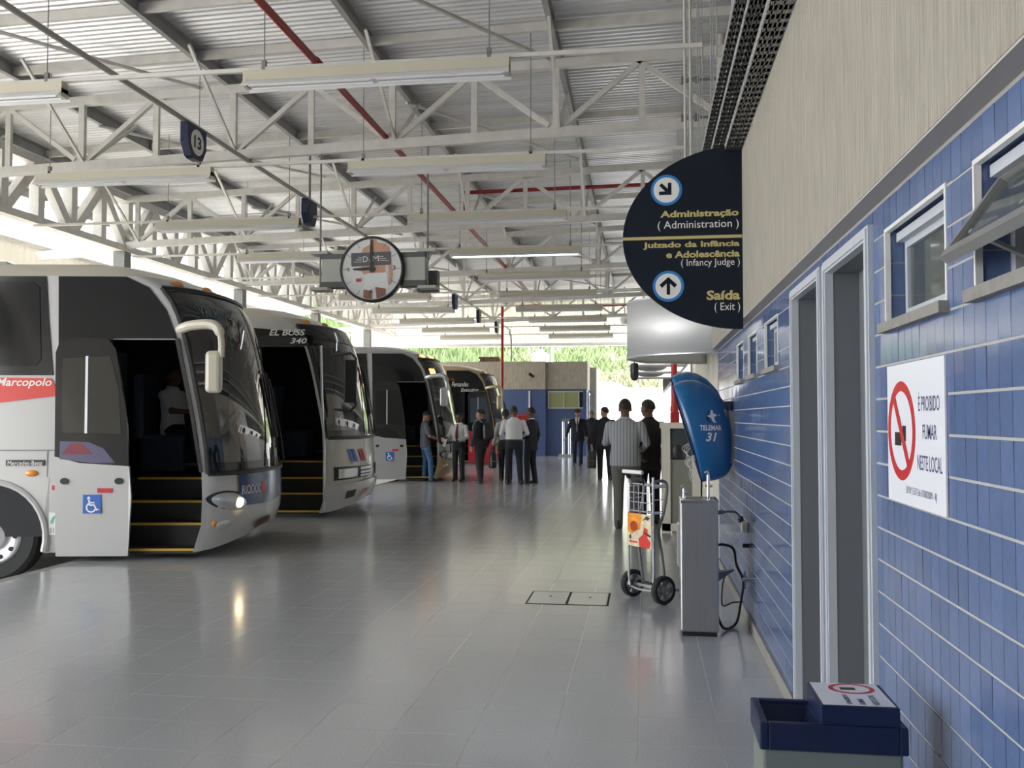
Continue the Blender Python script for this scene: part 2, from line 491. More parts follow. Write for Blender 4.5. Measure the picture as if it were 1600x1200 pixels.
for nm in ('window_1', 'window_2', 'window_3', 'window_4', 'window_5'):
    y0, y1, z0, z1 = OPEN[nm]
    wn = struct(ring_yz(MB(), XW - 0.007, XW + 0.01, y0 - 0.004, y1 + 0.004, z0, z1 + 0.004, 0.012, False).build(nm, M['white'], smooth=False))
    # tiled reveals
    b = MB(); t = 0.003
    ny = 3
    for k in range(3):
        za, zb = z0 + k * (z1 - z0) / 3, z0 + (k + 1) * (z1 - z0) / 3
        for yy in (y0, y1):
            b.box((XW + 0.012, yy - 0.004, za + 0.002), (XW + 0.15, yy + 0.004, zb - 0.002))
    for k in range(8):
        ya, yb = y0 + k * (y1 - y0) / 8, y0 + (k + 1) * (y1 - y0) / 8
        b.box((XW + 0.012, ya + 0.001, z1 - 0.004), (XW + 0.15, yb - 0.001, z1 + 0.006))
    b.build('reveal_tiles', M['tile'], wn, smooth=False)['kind'] = 'stuff'
    xf = XW + 0.072
    ring_yz(MB(), xf, xf + 0.035, y0 + 0.004, y1 - 0.004, z0 + 0.012, z1 - 0.004, 0.028).build('window_frame', M['metal_frame'], wn, smooth=False)
    MB().box((XW - 0.03, y0 - 0.012, z0 - 0.018), (XW + 0.16, y1 + 0.012, z0 + 0.012)).build('sill', M['concrete'], wn, smooth=False)
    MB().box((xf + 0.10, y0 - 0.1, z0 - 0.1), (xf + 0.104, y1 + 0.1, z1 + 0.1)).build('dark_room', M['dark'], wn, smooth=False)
    Mx = Matrix.Identity(4)
    if nm == 'window_2':
        Mx = Matrix.Translation((xf - 0.005, 0, z1 - 0.035)) @ Matrix.Rotation(math.radians(36), 4, 'Y') @ Matrix.Translation((-(xf - 0.005), 0, -(z1 - 0.035)))
    s = MB(); ring_yz(s, xf - 0.02, xf + 0.005, y0 + 0.012, y1 - 0.012, z0 + 0.03, z1 - 0.035, 0.026)
    s.v = [tuple(Mx @ Vector(v)) for v in s.v]
    so = s.build('sash', M['metal_frame'] if nm != 'window_2' else M['steel_grey'], wn, smooth=False)
    s = MB(); s.box((xf - 0.010, y0 + 0.036, z0 + 0.054), (xf - 0.005, y1 - 0.036, z1 - 0.059))
    s.v = [tuple(Mx @ Vector(v)) for v in s.v]
    s.build('pane', M['glass_win'], so, smooth=False)
    s = MB(); s.box((xf - 0.045, y0 + 0.012, z1 - 0.04), (xf, y1 - 0.012, z1 - 0.012)).build('head_rail', M['metal_frame'], wn, smooth=False)
    if nm == 'window_2':
        for yy in (y0 + 0.16, y1 - 0.16):
            MB().bar((xf - 0.0, yy, z0 + 0.05), (xf - 0.14, yy, z0 + 0.12), 0.018, 0.008).build('stay_arm', M['alu'], wn, smooth=False)

# ---- the wall beyond the tiles: ribbed shutter, pale wall, high windows
b = MB(); k = 0
ribs = []
y = 10.7
while y < 15.2:
    ribs += [(y, XW + 0.02), (y + 0.05, XW + 0.02), (y + 0.065, XW - 0.005), (y + 0.115, XW - 0.005)]; y += 0.13
b.grid(lambda u, v: (ribs[u][1], ribs[u][0], v), list(range(len(ribs))), [0.0, 2.55])
w2 = struct(solid(b.build('wall_shutter', M['cladding'], smooth=False), 0.01, 1), 'cream ribbed shutter wall under the silver canopy')
MB().box((XW - 0.03, 15.2, 0), (XW + 0.1, 15.32, 2.6)).build('shutter_post', M['steel_grey'], w2, smooth=False)
MB().box((XW - 0.01, YW1, 0), (XW + 0.1, 10.7, 3.46)).build('pier', M['cladding'], w2, smooth=False)
MB().box((XW + 0.0, 10.7, 2.5), (XW + 0.1, 15.3, 3.46)).build('lintel', M['cladding'], w2, smooth=False)
M['white_tile'] = mat('white_glazed_wall', (0.80, 0.80, 0.79, 1), 0.12, noise=0.03)
b = MB(); wall_cells(b, XW, XW + 0.15, 15.32, 39.5, 0, 3.46, [(17, 38, 2.5, 3.3)])
w3 = struct(b.build('wall_right_far', M['white_tile'], smooth=False), 'white glazed wall running on to the far exit')
for i in range(7):
    ya = 17 + i * 3.0
    fo = ring_yz(MB(), XW - 0.03, XW + 0.05, ya, ya + 3.0, 2.5, 3.3, 0.07).build('window_frame', M['steel_grey'], w3, smooth=False)
    MB().box((XW + 0.02, ya + 0.07, 2.57), (XW + 0.026, ya + 2.93, 3.23)).build('pane', M['glass_win'], fo, smooth=False)
b = MB(); b.box((0.72, Y0, 3.43), (1.7, 39.5, 3.462)); b.box((1.66, Y0, 3.46), (1.7, 39.5, 7.0)); b.box((1.0, Y0, 0), (1.05, 39.5, 3.43))
struct(b.build('wall_upper', M['concrete'], smooth=False), 'grey wall set back above the cable trays')

# ---- unseen wall added behind the camera to block sky light
b = MB(); b.box((-13.5, -10.2, ROAD), (1.7, -10, 7.0)); struct(b.build('wall_light_block', M['concrete'], smooth=False))
# ---- ceiling
ys = []; y = -10.2; P = 0.125
while y < 41.3:
    ys += [(y, 0.0), (y + 0.045, 0.0), (y + 0.0625, 0.026), (y + 0.1075, 0.026)]; y += P
b = MB()
b.grid(lambda u, v: (v, ys[u][0], roof_z(v) + ys[u][1]), list(range(len(ys))), [-13.3, -8.8, -4, 0, 4.5])
ceil = struct(b.build('ceiling', M['sheet'], smooth=True, ang=50), 'corrugated metal roof over the platform')
PURL = [-13.1, -10.9, -8.85, -6.08, -3.66, -1.2, 1.15, 3.4]
for x in PURL:
    z = roof_z(x) - 0.003; h, w, t = 0.2, 0.075, 0.012
    prof = [(0, 0), (w, 0), (w, -t), (t, -t), (t, -h + t), (w, -h + t), (w, -h), (0, -h)]
    b = MB(); b.prism(prof, lambda a, c, off: (x + a, off, z + c), -10.2, 41.2)
    b.build('purlin', M['purlin'], ceil, smooth=False)
    # screw tips along the purlin
for yy in (10.4, 11.9, 15.6, 21.5, 27.4, 33.4):
    for i in range(len(PURL) - 2):
        xa, xb = PURL[i] + 0.02, PURL[i+1]
        b = MB(); b.bar((xa, yy, roof_z(xa) - 0.10), (xb, yy, roof_z(xb) - 0.10), 0.05, 0.12)
        b.build('strut', M['steel'], ceil, smooth=False)
for ya in (9.0, 14.0, 20.0, 26.0, 32.0):
    for xa in (-8.85, -3.66):
        b = MB(); b.tube([(xa, ya, roof_z(xa) - 0.22), (xa + 2.5, ya + 3.9, roof_z(xa + 2.5) - 0.22)], 0.028, 8)
        b.build('brace_rod', M['steel'], ceil)

# ---- trusses
def zb(x): return 5.55 + 0.028 * x
def zt(x): return 6.58 - 0.06 + 0.026 * x
XN = [-10.75, -8.35, -5.95, -3.55, -1.2, 1.12]
ORD = ['nearest', 'second', 'third', 'fourth', 'fifth']
for ti, ty in enumerate((12.8, 18.5, 24.4, 30.4, 36.4)):
    t = thing('roof_truss', 'cream steel lattice truss across the hall, %s of five counting away from the camera' % ORD[ti], 'truss', (0, ty, 0))
    b = MB(); b.bar((-11, 0, zb(-11)), (1.2, 0, zb(1.2)), 0.09, 0.14); b.build('bottom_chord', M['steel'], t, smooth=False)
    b = MB(); b.bar((-13, 0, zt(-13)), (1.6, 0, zt(1.6)), 0.09, 0.13); b.build('top_chord', M['steel'], t, smooth=False)
    for i, x in enumerate(XN):
        MB().bar((x, 0, zb(x) + .05), (x, 0, zt(x)), 0.09, 0.07, (0, 1, 0)).build('post', M['steel'], t, smooth=False)
        MB().box((x - 0.16, -0.012, zb(x) - 0.03), (x + 0.16, 0.012, zb(x) + 0.17)).build('gusset_plate', M['steel'], t, smooth=False)
        xm = x + 1.19
        if xm < 1.3:
            MB().bar((xm, 0, zb(xm)), (xm, 0, zt(xm)), 0.085, 0.06, (0, 1, 0)).build('post', M['steel'], t, smooth=False)
        for sx in (-1, 1):
            xe = x + sx * 1.19
            if xe > 1.3 or xe < -12: continue
            MB().bar((x + sx * 0.1, 0, zb(x) + 0.1), (xe, 0, zt(xe) - 0.04), 0.07, 0.07, (0, 1, 0)).build('diagonal', M['steel'], t, smooth=False)
        for sy in (-1, 1):
            MB().bar((x + 0.04, sy * 0.03, zb(x) + 0.06), (x + 0.04, sy * 1.45, roof_z(x) - 0.17), 0.04, 0.04).build('knee_brace', M['steel'], t, smooth=False)

# ---- left girder, its columns and the cladding outside it
XG = -11.1
g = thing('edge_girder', 'deep white lattice girder along the open left side of the hall', 'girder', (XG, 0, 0))
MB().box((-0.12, 6, 5.10), (0.12, 40.9, 5.24)).build('bottom_chord', M['steel'], g, smooth=False)
MB().box((-0.1, 6, 6.2), (0.1, 40.9, 6.34)).build('top_chord', M['steel'], g, smooth=False)
yy = 6.65; k = 0
while yy < 40:
    MB().box((-0.1, yy - 0.09, 5.24), (0.1, yy + 0.09, 6.2)).build('post', M['steel'], g, smooth=False)
    if k % 2 == 0: p, q = (0, yy + .1, 5.24), (0, yy + 0.92, 6.2)
    else: p, q = (0, yy + .1, 6.2), (0, yy + 0.92, 5.24)
    MB().bar(p, q, 0.18, 0.16, (1, 0, 0)).build('diagonal', M['steel'], g, smooth=False)
    yy += 1.0; k += 1
for i, cy in enumerate((18.5, 24.4, 30.4, 36.4)):
    c = thing('steel_column', 'grey square column under the left girder, %s from the camera' % ('nearest' if i == 0 else ORD[i]), 'column', (XG, cy, ROAD))
    MB().box((-0.13, -0.13, 0), (0.13, 0.13, 5.34)).build('shaft', M['steel_grey'], c, smooth=False)
    MB().box((-0.22, -0.22, 0), (0.22, 0.22, 0.03)).build('base_plate', M['steel_grey'], c, smooth=False)
    MB().bar((0, 0, 5.42), (-2.0, 0, 5.3), 0.1, 0.2).build('outrigger', M['steel'], c, smooth=False)
def ribbed(name, a, d, L, z0, z1, label, pitch=0.2):
    """vertical ribbed cladding from point a along direction d"""
    a, d = Vector((a[0], a[1], 0)), Vector((d[0], d[1], 0)).normalized(); nn = Vector((-d.y, d.x, 0))
    pr = []; s = 0.0
    while s < L:
        pr += [(s, 0), (s + pitch * .55, 0), (s + pitch * .65, 0.03), (s + pitch * .9, 0.03)]; s += pitch
    b = MB(); b.grid(lambda u, v: tuple(a + d * pr[u][0] + nn * pr[u][1] + Vector((0, 0, v))), list(range(len(pr))), [z0, z1])
    return struct(b.build(name, M['clad_tr2' if 'left' in name else 'clad_tr'], smooth=False), label)
wl = ribbed('wall_left_fascia', (-13.3, -10), (0, 1), 51, 3.75, 5.3, 'cream ribbed cladding hung outside the left girder')
MB().box((-13.34, -10, 3.68), (-13.24, 41, 3.76)).build('bottom_rail', M['steel'], wl, smooth=False)
MB().box((-13.34, -10, 5.28), (-13.24, 41, 5.36)).build('top_rail', M['steel'], wl, smooth=False)
wf = ribbed('wall_far_fascia', (-13.3, 41.1), (1, 0), 18.5, 4.8, 6.75, 'cream ribbed cladding closing the far roof end')
MB().box((-13.3, 40.95, 4.70), (5.2, 41.15, 4.84)).build('bottom_rail', M['white'], wf, smooth=False)

# ---- the far building closing the platform
wfb = struct(MB().box((-9.5, 37.32, 0), (-3.95, 41, 2.68)).box((-3.95, 37.5, 0), (-2.3, 41, 2.68)).build('wall_far', M['blue_plain'], smooth=False), 'blue tiled end wall of the platform')
MB().box((-9.5, 37.26, 2.68), (-3.95, 41, 3.81)).box((-3.95, 37.44, 2.68), (-2.27, 41, 3.80)).build('render_band', M['plaster'], wfb, smooth=False)
MB().box((-2.3, 39.3, 0), (-2.0, 41.3, 3.65)).build('end_pier', M['plaster'], wfb, smooth=False)
M['lit_window'] = mat('olive_window_glass', (0.30, 0.33, 0.16, 1), 0.1, spec=0.8)
w6 = struct(MB().box((-3.84, 37.46, 1.93), (-2.46, 37.6, 2.6)).build('window_6', M['dark'], smooth=False), 'olive glazed window in the far blue wall')
for xa, xb in ((-3.82, -3.24), (-3.21, -2.63)):
    MB().box((xa, 37.44, 1.96), (xb, 37.455, 2.57)).build('pane', M['lit_window'], w6, smooth=False)
b = MB()
for xa in (-3.86, -3.235, -2.63): b.box((xa, 37.42, 1.93), (xa + 0.035, 37.46, 2.6))
b.box((-3.86, 37.42, 1.90), (-2.44, 37.46, 1.95)); b.box((-3.86, 37.42, 2.57), (-2.44, 37.46, 2.61)); b.build('window_frame', M['metal_frame'], w6, smooth=False)
d3 = struct(MB().box((-2.31, 38.0, 0), (-2.24, 38.9, 2.55)).build('door_3', M['metal_frame'], smooth=False), 'pale framed door on the side of the far building')
MB().box((-2.25, 38.1, 1.2), (-2.235, 38.8, 2.45)).build('pane', M['glass_win'], d3, smooth=False)
for ya in (-4.6,):
    tag(MB().box((ya - 0.03, 37.25, 1.2), (ya + 0.03, 37.32, 2.62)).build('downpipe', M['white'], smooth=False), 'short white downpipe on the far blue wall', 'pipe')

t = thing('hose_cabinet', 'small red box on the far blue wall behind the men in suits', 'cabinet', (-4.83, 37.32, 1.36))
bevel(MB().box((-0.28, -0.18, 0), (0.28, 0, 0.3)).build('body', M['red'], t, smooth=False), 0.02)
MB().box((-0.2, -0.19, 0.05), (0.2, -0.18, 0.25)).build('door', M['red_pipe'], t, smooth=False)
# ---- outside: hill, white yard wall
M['hill'] = mat('green_hillside', (0.17, 0.19, 0.10, 1), 0.95, noise=0.4, nscale=0.35, bump=1.0, bscale=1.5)
def hill_z(x, y):
    base = max(0.0, (y - 60) * 0.42) + max(0, (y - 84)) * 0.12
    return -0.3 + base + 0.8 * math.sin(x * 0.21 + y * 0.1) * min(1, max(0, y - 60) / 10) + 0.4 * math.sin(x * 0.7 + 2)*math.sin(y * .5) * min(1, max(0, y - 60) / 10)
b = MB(); b.grid(lambda x, y: (x, y, hill_z(x, y)), [-80 + 2.5 * i for i in range(57)], [58 + 2 * i for i in range(24)])
hill = struct(b.build('hill', M['hill'], smooth=True, ang=180), 'overgrown green hillside rising behind the far exit')
M['blade'] = mat('grass_blades', (0.16, 0.215, 0.09, 1), 0.8, island=0.3)
M['dry'] = mat('dry_grass_blades', (0.26, 0.245, 0.165, 1), 0.9, island=0.25)
bl, dr = MB(), MB()
for i in range(22000):
    x, y = random.uniform(-32, 10), random.uniform(60, 88)
    z = hill_z(x, y); hgt = random.uniform(0.3, 0.8); a = random.uniform(0, PI); w = random.uniform(0.05, 0.13)
    lean = Vector((random.uniform(-.4, .4), random.uniform(-.5, .2), 0))
    if x < -11: hgt *= 1.7; w *= 1.3
    c, s = math.cos(a) * w, math.sin(a) * w
    tgt = dr if (-9 < x < 3 and 61 < y < 72 and random.random() < .8) else bl
    tgt.add([(x - c, y - s, z - .1), (x + c, y + s, z - .1), (x + c * .7 + lean.x * .5, y + s * .7 + lean.y * .5, z + hgt * .6), (x + lean.x, y + lean.y, z + hgt)], [(0, 1, 2), (0, 2, 3)])
for bb, nm, mt in ((bl, 'green_grass', M['blade']), (dr, 'dry_grass', M['dry'])):
    o = bb.build(nm, mt, hill, smooth=False); o['kind'] = 'stuff'
yw = struct(MB().box((-2.9, 52, 0), (30, 52.3, 3.1)).build('wall_yard', M['white'], smooth=False), 'white boundary wall beyond the exit')
MB().box((-2.9, 51.95, 3.1), (30, 52.35, 3.2)).build('coping', M['white'], yw, smooth=False)
# ================================================================== BUSES
def interp(tab, z):
    if z <= tab[0][0]: return tab[0][1]
    for (a, va), (c, vc) in zip(tab, tab[1:]):
        if z <= c: return va + (vc - va) * (z - a) / (c - a)
    return tab[-1][1]
NOSE = [(0.33, -0.10), (0.6, -0.01), (0.93, 0.0), (1.2, -0.01), (1.5, -0.04), (1.8, -0.09), (2.1, -0.15), (2.4, -0.21), (2.65, -0.27), (2.9, -0.345), (3.05, -0.41), (3.2, -0.50), (3.35, -0.78), (3.45, -1.05), (3.53, -1.35), (3.58, -1.8)]
HALF = [(0.33, 1.23), (0.6, 1.25), (3.05, 1.25), (3.2, 1.25), (3.35, 1.25), (3.45, 1.15), (3.53, 0.92), (3.58, 0.45)]
LEV = [0.33, 0.62, 0.93, 1.15, 1.2, 1.5, 1.8, 2.1, 2.4, 2.65, 2.9, 3.05, 3.2, 3.35, 3.45, 3.53, 3.58]
UU = [-1, -0.985, -0.95, -0.9, -0.8, -0.65, -0.45, -0.2, 0, 0.2, 0.45, 0.65, 0.8, 0.9, 0.95, 0.985, 1]
COLS = [-12.4, -10.6, -9.2, -7.9, -6.0, -3.45, -2.15, -1.5, -0.5]
XW_WHEEL = [-2.78, -8.55]
def xn(z): return interp(NOSE, z)
def yh(z): return interp(HALF, z)
def fp(u, z, off=0.0):
    """point on the bus front: u = -1 the door side corner, +1 the far corner"""
    def raw(u, z):
        au = min(1.0, abs(u))
        x = xn(z) - 0.5 * (1 - max(0.0, 1 - au ** 2.2) ** 0.6)
        zz = z + 0.17 * (1 - u * u) * min(1, max(0, (0.93 - z) / 0.6))
        return Vector((x, u * yh(z), zz))
    p = raw(u, z)
    if off:
        u0, u1 = max(-0.999, u - 0.01), min(0.999, u + 0.01)
        du = raw(u1, z) - raw(u0, z); dz = raw(u, z + 0.02) - raw(u, z - 0.02)
        n = du.cross(dz); n.normalize()
        if n.dot(Vector((1, u * 0.6, 0))) < 0: n = -n
        p = p + n * off
    return p
def colx(off, z):
    w = interp([(-6.0, 0.0), (-3.45, 0.1), (-2.15, 0.45), (-1.5, 0.7), (-0.5, 1.0)], off)
    return off + xn(z) * w
def s1(px, py): return (-0.5 - (315 - px) / 145.0, min(3.345, 0.33 + (862.9 - py) / 144.0))
def side(x, z, off=0.0): return Vector((x, -(yh(z) + 0.004 + off), z))
def spoly(name, px, m, parent, n0=0.0, n1=0.006, dx=0.0, dy=0.0):
    b = MB(); b.prism([s1(*q) for q in px], lambda a, c, o: side(a + dx, c, o + dy), n0, n1)
    return b.build(name, m, parent, smooth=False)
def fgrid(name, us, zs, m, parent, off=0.008):
    b = MB(); b.grid(lambda u, z: fp(u, z, off), us, zs)
    return b.build(name, m, parent, ang=60)
def dome(name, uc, zc, a, bb, tilt, h, m, parent, off=0.006):
    b = MB(); vs, fs = [], []; nr, na = 5, 24
    for i in range(nr + 1):
        r = i / nr
        for j in range(na):
            t = 2 * PI * j / na
            u = uc + a * r * math.cos(t); z = zc + bb * r * math.sin(t) - tilt * (u - uc)
            vs.append(fp(u, z, off + h * (1 - r * r)))
    for i in range(nr):
        for j in range(na):
            k = (j + 1) % na
            fs.append((i * na + j, i * na + k, (i + 1) * na + k, (i + 1) * na + j))
    b.add(vs, fs); return b.build(name, m, parent, ang=80)

M['step'] = mat('black_step_rubber', (0.012, 0.012, 0.013, 1), 0.6)
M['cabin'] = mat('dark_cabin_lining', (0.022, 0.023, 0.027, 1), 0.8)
M['curtain'] = mat('blue_grey_partition', (0.035, 0.05, 0.08, 1), 0.7)
M['lens'] = mat('headlamp_lens', (0.55, 0.56, 0.56, 1), 0.08, metal=0.5, coat=1.0)
M['lit'] = mat('lit_headlamp_bulb', (1, 0.85, 0.6, 1), 0.4, emit=(1, 0.78, 0.45, 1), estr=9.0)
M['rim'] = mat('polished_rim', (0.72, 0.72, 0.74, 1), 0.28, metal=0.8)
M['black_band'] = mat('black_glossy_panel', (0.012, 0.012, 0.014, 1), 0.08, spec=0.7)

def wheelchair(fn, s, parent):
    b = MB()
    def P(x, y, o=0): return fn(x * s, y * s, o)
    b.prism(circle(-0.17, 0.34, 0.085, n=14), P, 0.0, 0.002)
    def stroke(p, q, w):
        d = Vector((q[0]-p[0], q[1]-p[1])); d.normalize(); nx, ny = -d.y * w / 2, d.x * w / 2
        b.prism([(p[0]+nx, p[1]+ny), (q[0]+nx, q[1]+ny), (q[0]-nx, q[1]-ny), (p[0]-nx, p[1]-ny)], P, 0.0, 0.002)
    stroke((-0.15, 0.24), (-0.12, -0.05), 0.10); stroke((-0.14, 0.1), (0.14, 0.1), 0.07)
    stroke((-0.13, -0.03), (0.14, -0.03), 0.09); stroke((0.12, -0.03), (0.26, -0.3), 0.08); stroke((0.24, -0.3), (0.37, -0.25), 0.07)
    vs, fs = [], []
    for i in range(19):
        a = math.radians(115 + 245 * i / 18)
        for r in (0.2, 0.28):
            vs.append(P(-0.04 + r * math.cos(a), -0.16 + r * math.sin(a), 0.002))
    for i in range(18): fs.append((2*i, 2*i+1, 2*i+3, 2*i+2))
    b.add(vs, fs)
    return b.build('wheelchair_symbol', M['letter_white'], parent, smooth=False)

def make_bus(name, label, loc, phi, c):
    t = thing(name, label, 'bus', (loc[0], loc[1], ROAD), phi, 'coaches parked nose to the platform')
    body_m, low_m, bump_m = c['body'], c.get('low', c['body']), c.get('bumper', c['body'])
    door_top = c.get('door_top', 2.65); ws0 = c.get('ws0', 1.2)
    # --- shell
    vs, fs, fr = [], [], []
    nr = len(COLS)
    def outline(z):
        o = [Vector((colx(k, z), -yh(z), z)) for k in COLS[:-1]]
        o += [fp(u, z) for u in UU]
        o += [Vector((colx(k, z), yh(z), z)) for k in COLS[:-1][::-1]]
        return o
    n = len(outline(1.0))
    for z in LEV: vs += [tuple(p) for p in outline(z)]
    nc = len(COLS) - 1
    for i in range(len(LEV) - 1):
        za, zb_ = LEV[i], LEV[i + 1]
        for j in range(n):
            k = (j + 1) % n
            if j == nc - 1 and zb_ <= door_top + 1e-6: continue            # doorway
            if j in (2, 5) and zb_ <= 1.151: continue                      # wheel housings, door side
            m_ = n - 2 - j
            if m_ in (2, 5) and j > nc + len(UU) - 2 and zb_ <= 1.151: continue
            if nc <= j < nc + len(UU) - 1:
                ua, ub = UU[j - nc], UU[j - nc + 1]
                if ua >= -0.986 and ub <= 0.986 and za >= ws0 - 1e-6 and zb_ <= 3.201: continue   # windscreen
            (fr if za >= 3.349 else fs).append((i * n + j, i * n + k, (i + 1) * n + k, (i + 1) * n + j))
    top = (len(LEV) - 1) * n
    fr.append(tuple(top + j for j in range(n)))
    b = MB(); b.add(vs, fs)
    b.build('body_shell', body_m, t, ang=40)
    lo = LEV.index(3.35) * n
    b = MB(); b.add(vs[lo:], [tuple(q - lo for q in f_) for f_ in fr])
    b.build('roof_cap', c.get('roof', body_m), t, ang=40)
    # --- underside and cabin
    b = MB()
    b.box((-12.3, -1.18, 0.42), (-9.25, 1.18, 0.5)); b.box((-7.85, -1.18, 0.42), (-3.5, 1.18, 0.5)); b.box((-2.1, -1.15, 0.36), (-1.55, 1.15, 0.42)); b.box((-1.5, -0.2, 0.36), (-0.62, 1.0, 0.42))
    b.build('chassis', M['black'], t, smooth=False)
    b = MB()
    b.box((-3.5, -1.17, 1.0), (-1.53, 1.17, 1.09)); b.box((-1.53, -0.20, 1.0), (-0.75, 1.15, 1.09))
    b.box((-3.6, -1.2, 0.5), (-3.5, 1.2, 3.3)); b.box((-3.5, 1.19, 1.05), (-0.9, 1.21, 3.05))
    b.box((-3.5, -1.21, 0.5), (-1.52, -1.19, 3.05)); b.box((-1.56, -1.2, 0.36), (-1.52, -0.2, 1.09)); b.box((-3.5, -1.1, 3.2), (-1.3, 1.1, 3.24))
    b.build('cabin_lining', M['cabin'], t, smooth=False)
    for i, (zt_, ya) in enumerate(((0.36, -1.2), (0.61, -0.93), (0.84, -0.68), (1.09, -0.43))):
        st = MB().box((-1.52, ya, zt_ - 0.26 if i else zt_ - 0.05), (-0.56, ya + 0.3, zt_)).build('step', M['step'], t, smooth=False)
        MB().box((-1.5, ya - 0.004, zt_ - 0.022), (-0.56, ya + 0.022, zt_ + 0.004)).build('step_edge', M['yellow'], st, smooth=False)
    b = MB(); b.grid(lambda u, s: fp(u, 1.18, -0.03) + Vector((-0.55 * s, 0, 0.10 * s)), [-0.8, -0.4, 0, 0.4, 0.8, 0.95], [0, 0.5, 1])
    b.build('dashboard', M['cabin'], t)
    b = MB(); b.tube([(-0.72 + 0.22 * math.cos(a) * 0.55, 0.55 + 0.23 * math.sin(a), 1.72 + 0.22 * math.cos(a) * 0.8) for a in [2 * PI * i / 20 for i in range(20)]], 0.018, 8, closed=True)
    b.tube([(-0.72, 0.55, 1.72), (-0.5, 0.55, 1.3)], 0.03, 8).build('steering_wheel', M['black'], t)
    b = MB(); b.box((-1.75, 0.28, 1.1), (-1.2, 0.85, 1.58)); b.box((-1.85, 0.28, 1.5), (-1.72, 0.85, 2.35))
    bevel(b.build('driver_seat', M['curtain'], t, smooth=False), 0.04)
    bevel(MB().box((-1.95, -0.35, 1.09), (-1.88, 0.2, 2.6)).build('partition', M['curtain'], t, smooth=False), 0.02)
    # --- wheels
    for wx in XW_WHEEL:
        for sgn in (-1, 1):
            b = MB(); c0 = (wx + 0.0)
            # arch panel filling the housing around the tyre
            x0, x1 = (-3.45, -2.15) if wx > -5 else (-9.2, -7.9)
            arc = [(wx + 0.57 * math.cos(a), max(0.33, 0.5 + 0.57 * math.sin(a))) for a in [math.radians(197 - 214 * i / 16) for i in range(17)]]
            poly = [(x1, 0.33), (x1, 1.15), (x0, 1.15), (x0, 0.33)] + arc
            b.prism(poly, lambda a, z, o: (a, sgn * (yh(z) + o), z), -0.02, 0.003)
            hp = b.build('wheel_arch_panel', low_m, t, smooth=False)
            MB().tube([(wx + 0.60 * math.cos(a), sgn * 1.245, 0.5 + 0.60 * math.sin(a)) for a in [math.radians(195 - 210 * i / 20) for i in range(21)]], 0.038, 8).build('arch_lip', low_m, hp)
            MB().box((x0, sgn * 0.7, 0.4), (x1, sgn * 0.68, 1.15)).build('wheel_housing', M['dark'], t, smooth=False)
            MM = Matrix.Translation((wx, sgn * 1.21, 0.5)) @ Matrix.Rotation(-sgn * PI / 2, 4, 'X')
            wo = MB().lathe([(0.30, -0.28), (0.44, -0.28), (0.49, -0.24), (0.5, -0.14), (0.49, -0.03), (0.45, 0.0), (0.315, -0.012), (0.30, -0.03)], 40, MM, cap=False).build('tyre', M['rubber'], t)
            ri = MB().lathe([(0.31, -0.02), (0.29, -0.0), (0.265, -0.03), (0.20, -0.06), (0.15, -0.055), (0.14, 0.0), (0.07, 0.02), (0.0001, 0.022)], 32, MM, cap=False).build('rim', M['rim'], wo)
            b = MB()
            for k in range(10):
                a = 2 * PI * k / 10
                b.lathe([(0.026, -0.043), (0.026, -0.028), (0.001, -0.026)], 10, MM @ Matrix.Translation((0.232 * math.cos(a), 0.232 * math.sin(a), 0)))
            b.build('rim_holes', M['black'], wo)
    # --- glazing and side panels
    us = [-0.985 + 1.97 * i / 24 for i in range(25)]; zs = [ws0 - 0.02 + (3.24 - ws0) * i / 14 for i in range(15)]
    wsn = fgrid('windscreen', us, zs, M['glass_bus'], t, 0.006)
    b = MB()
    for path in ([(-0.985, z) for z in zs], [(0.985, z) for z in zs], [(u, ws0 - 0.02) for u in us], [(u, 3.22) for u in us]):
        b.tube([fp(u, z, 0.008) for u, z in path], 0.028, 6)
    b.build('windscreen_seal', M['black'], wsn)
    fgrid('centre_strip', [0.0, 0.02, 0.04], zs, M['black'], wsn, 0.014)
    fgrid('lower_band', us, [ws0 - 0.04, ws0 + 0.03, ws0 + 0.1], M['black_band'], wsn, 0.010)
    for u0, u1 in ((-0.25, 0.16), (0.42, 0.22)):
        b = MB(); b.tube([fp(u0 + (u1 - u0) * i / 8, ws0 + 0.02 + 1.05 * i / 8, 0.05) for i in range(9)], 0.012, 6)
        b.tube([fp(u1 - 0.03, ws0 + 0.35 + 0.1 * i, 0.03) for i in range(9)], 0.014, 6)
        b.build('wiper', M['black'], t)
    bl = c['style']
    if bl != 'tall':
        spoly('upper_glass', [(85, 426), (150, 426), (192, 429), (228, 446), (256, 482), (273, 527), (172, 527), (172, 712), (97, 700), (88, 617)], M['glass_dark'], t)
        spoly('window_band', [(-1400, 424), (66, 424), (71, 500), (79, 585), (-1400, 585)], M['black_band'], t)
        for k in range(8):
            xr = 56 - k * 178
            spoly('side_window', [(xr - 160, 438), (xr - 10, 438), (xr, 446), (xr + 4, 560), (xr - 4, 570), (xr - 160, 570)], M['glass_dark'], t, 0.006, 0.014)
        spoly('body_seam', [(-1400, 702), (88, 702), (88, 704), (-1400, 704)], M['steel_grey'], t, 0, 0.002)
        spoly('body_seam', [(71, 704), (73, 704), (73, 860), (71, 860)], M['steel_grey'], t, 0, 0.002)
        spoly('door_frame_seal', [(270, 527), (277, 527), (300, 640), (316, 738), (311, 738), (294, 640)], M['black'], t, 0.0, 0.02)
    else:
        spoly('upper_panel', [(40, 452), (150, 452), (215, 458), (285, 470), (285, 492), (40, 492)], M['black_band'], t)
        spoly('door_grille', [(160, 470), (272, 472), (272, 490), (160, 490)], M['black'], t, 0.006, 0.012)
        spoly('window_band', [(-1400, 452), (150, 452), (150, 620), (-1400, 620)], M['black_band'], t)
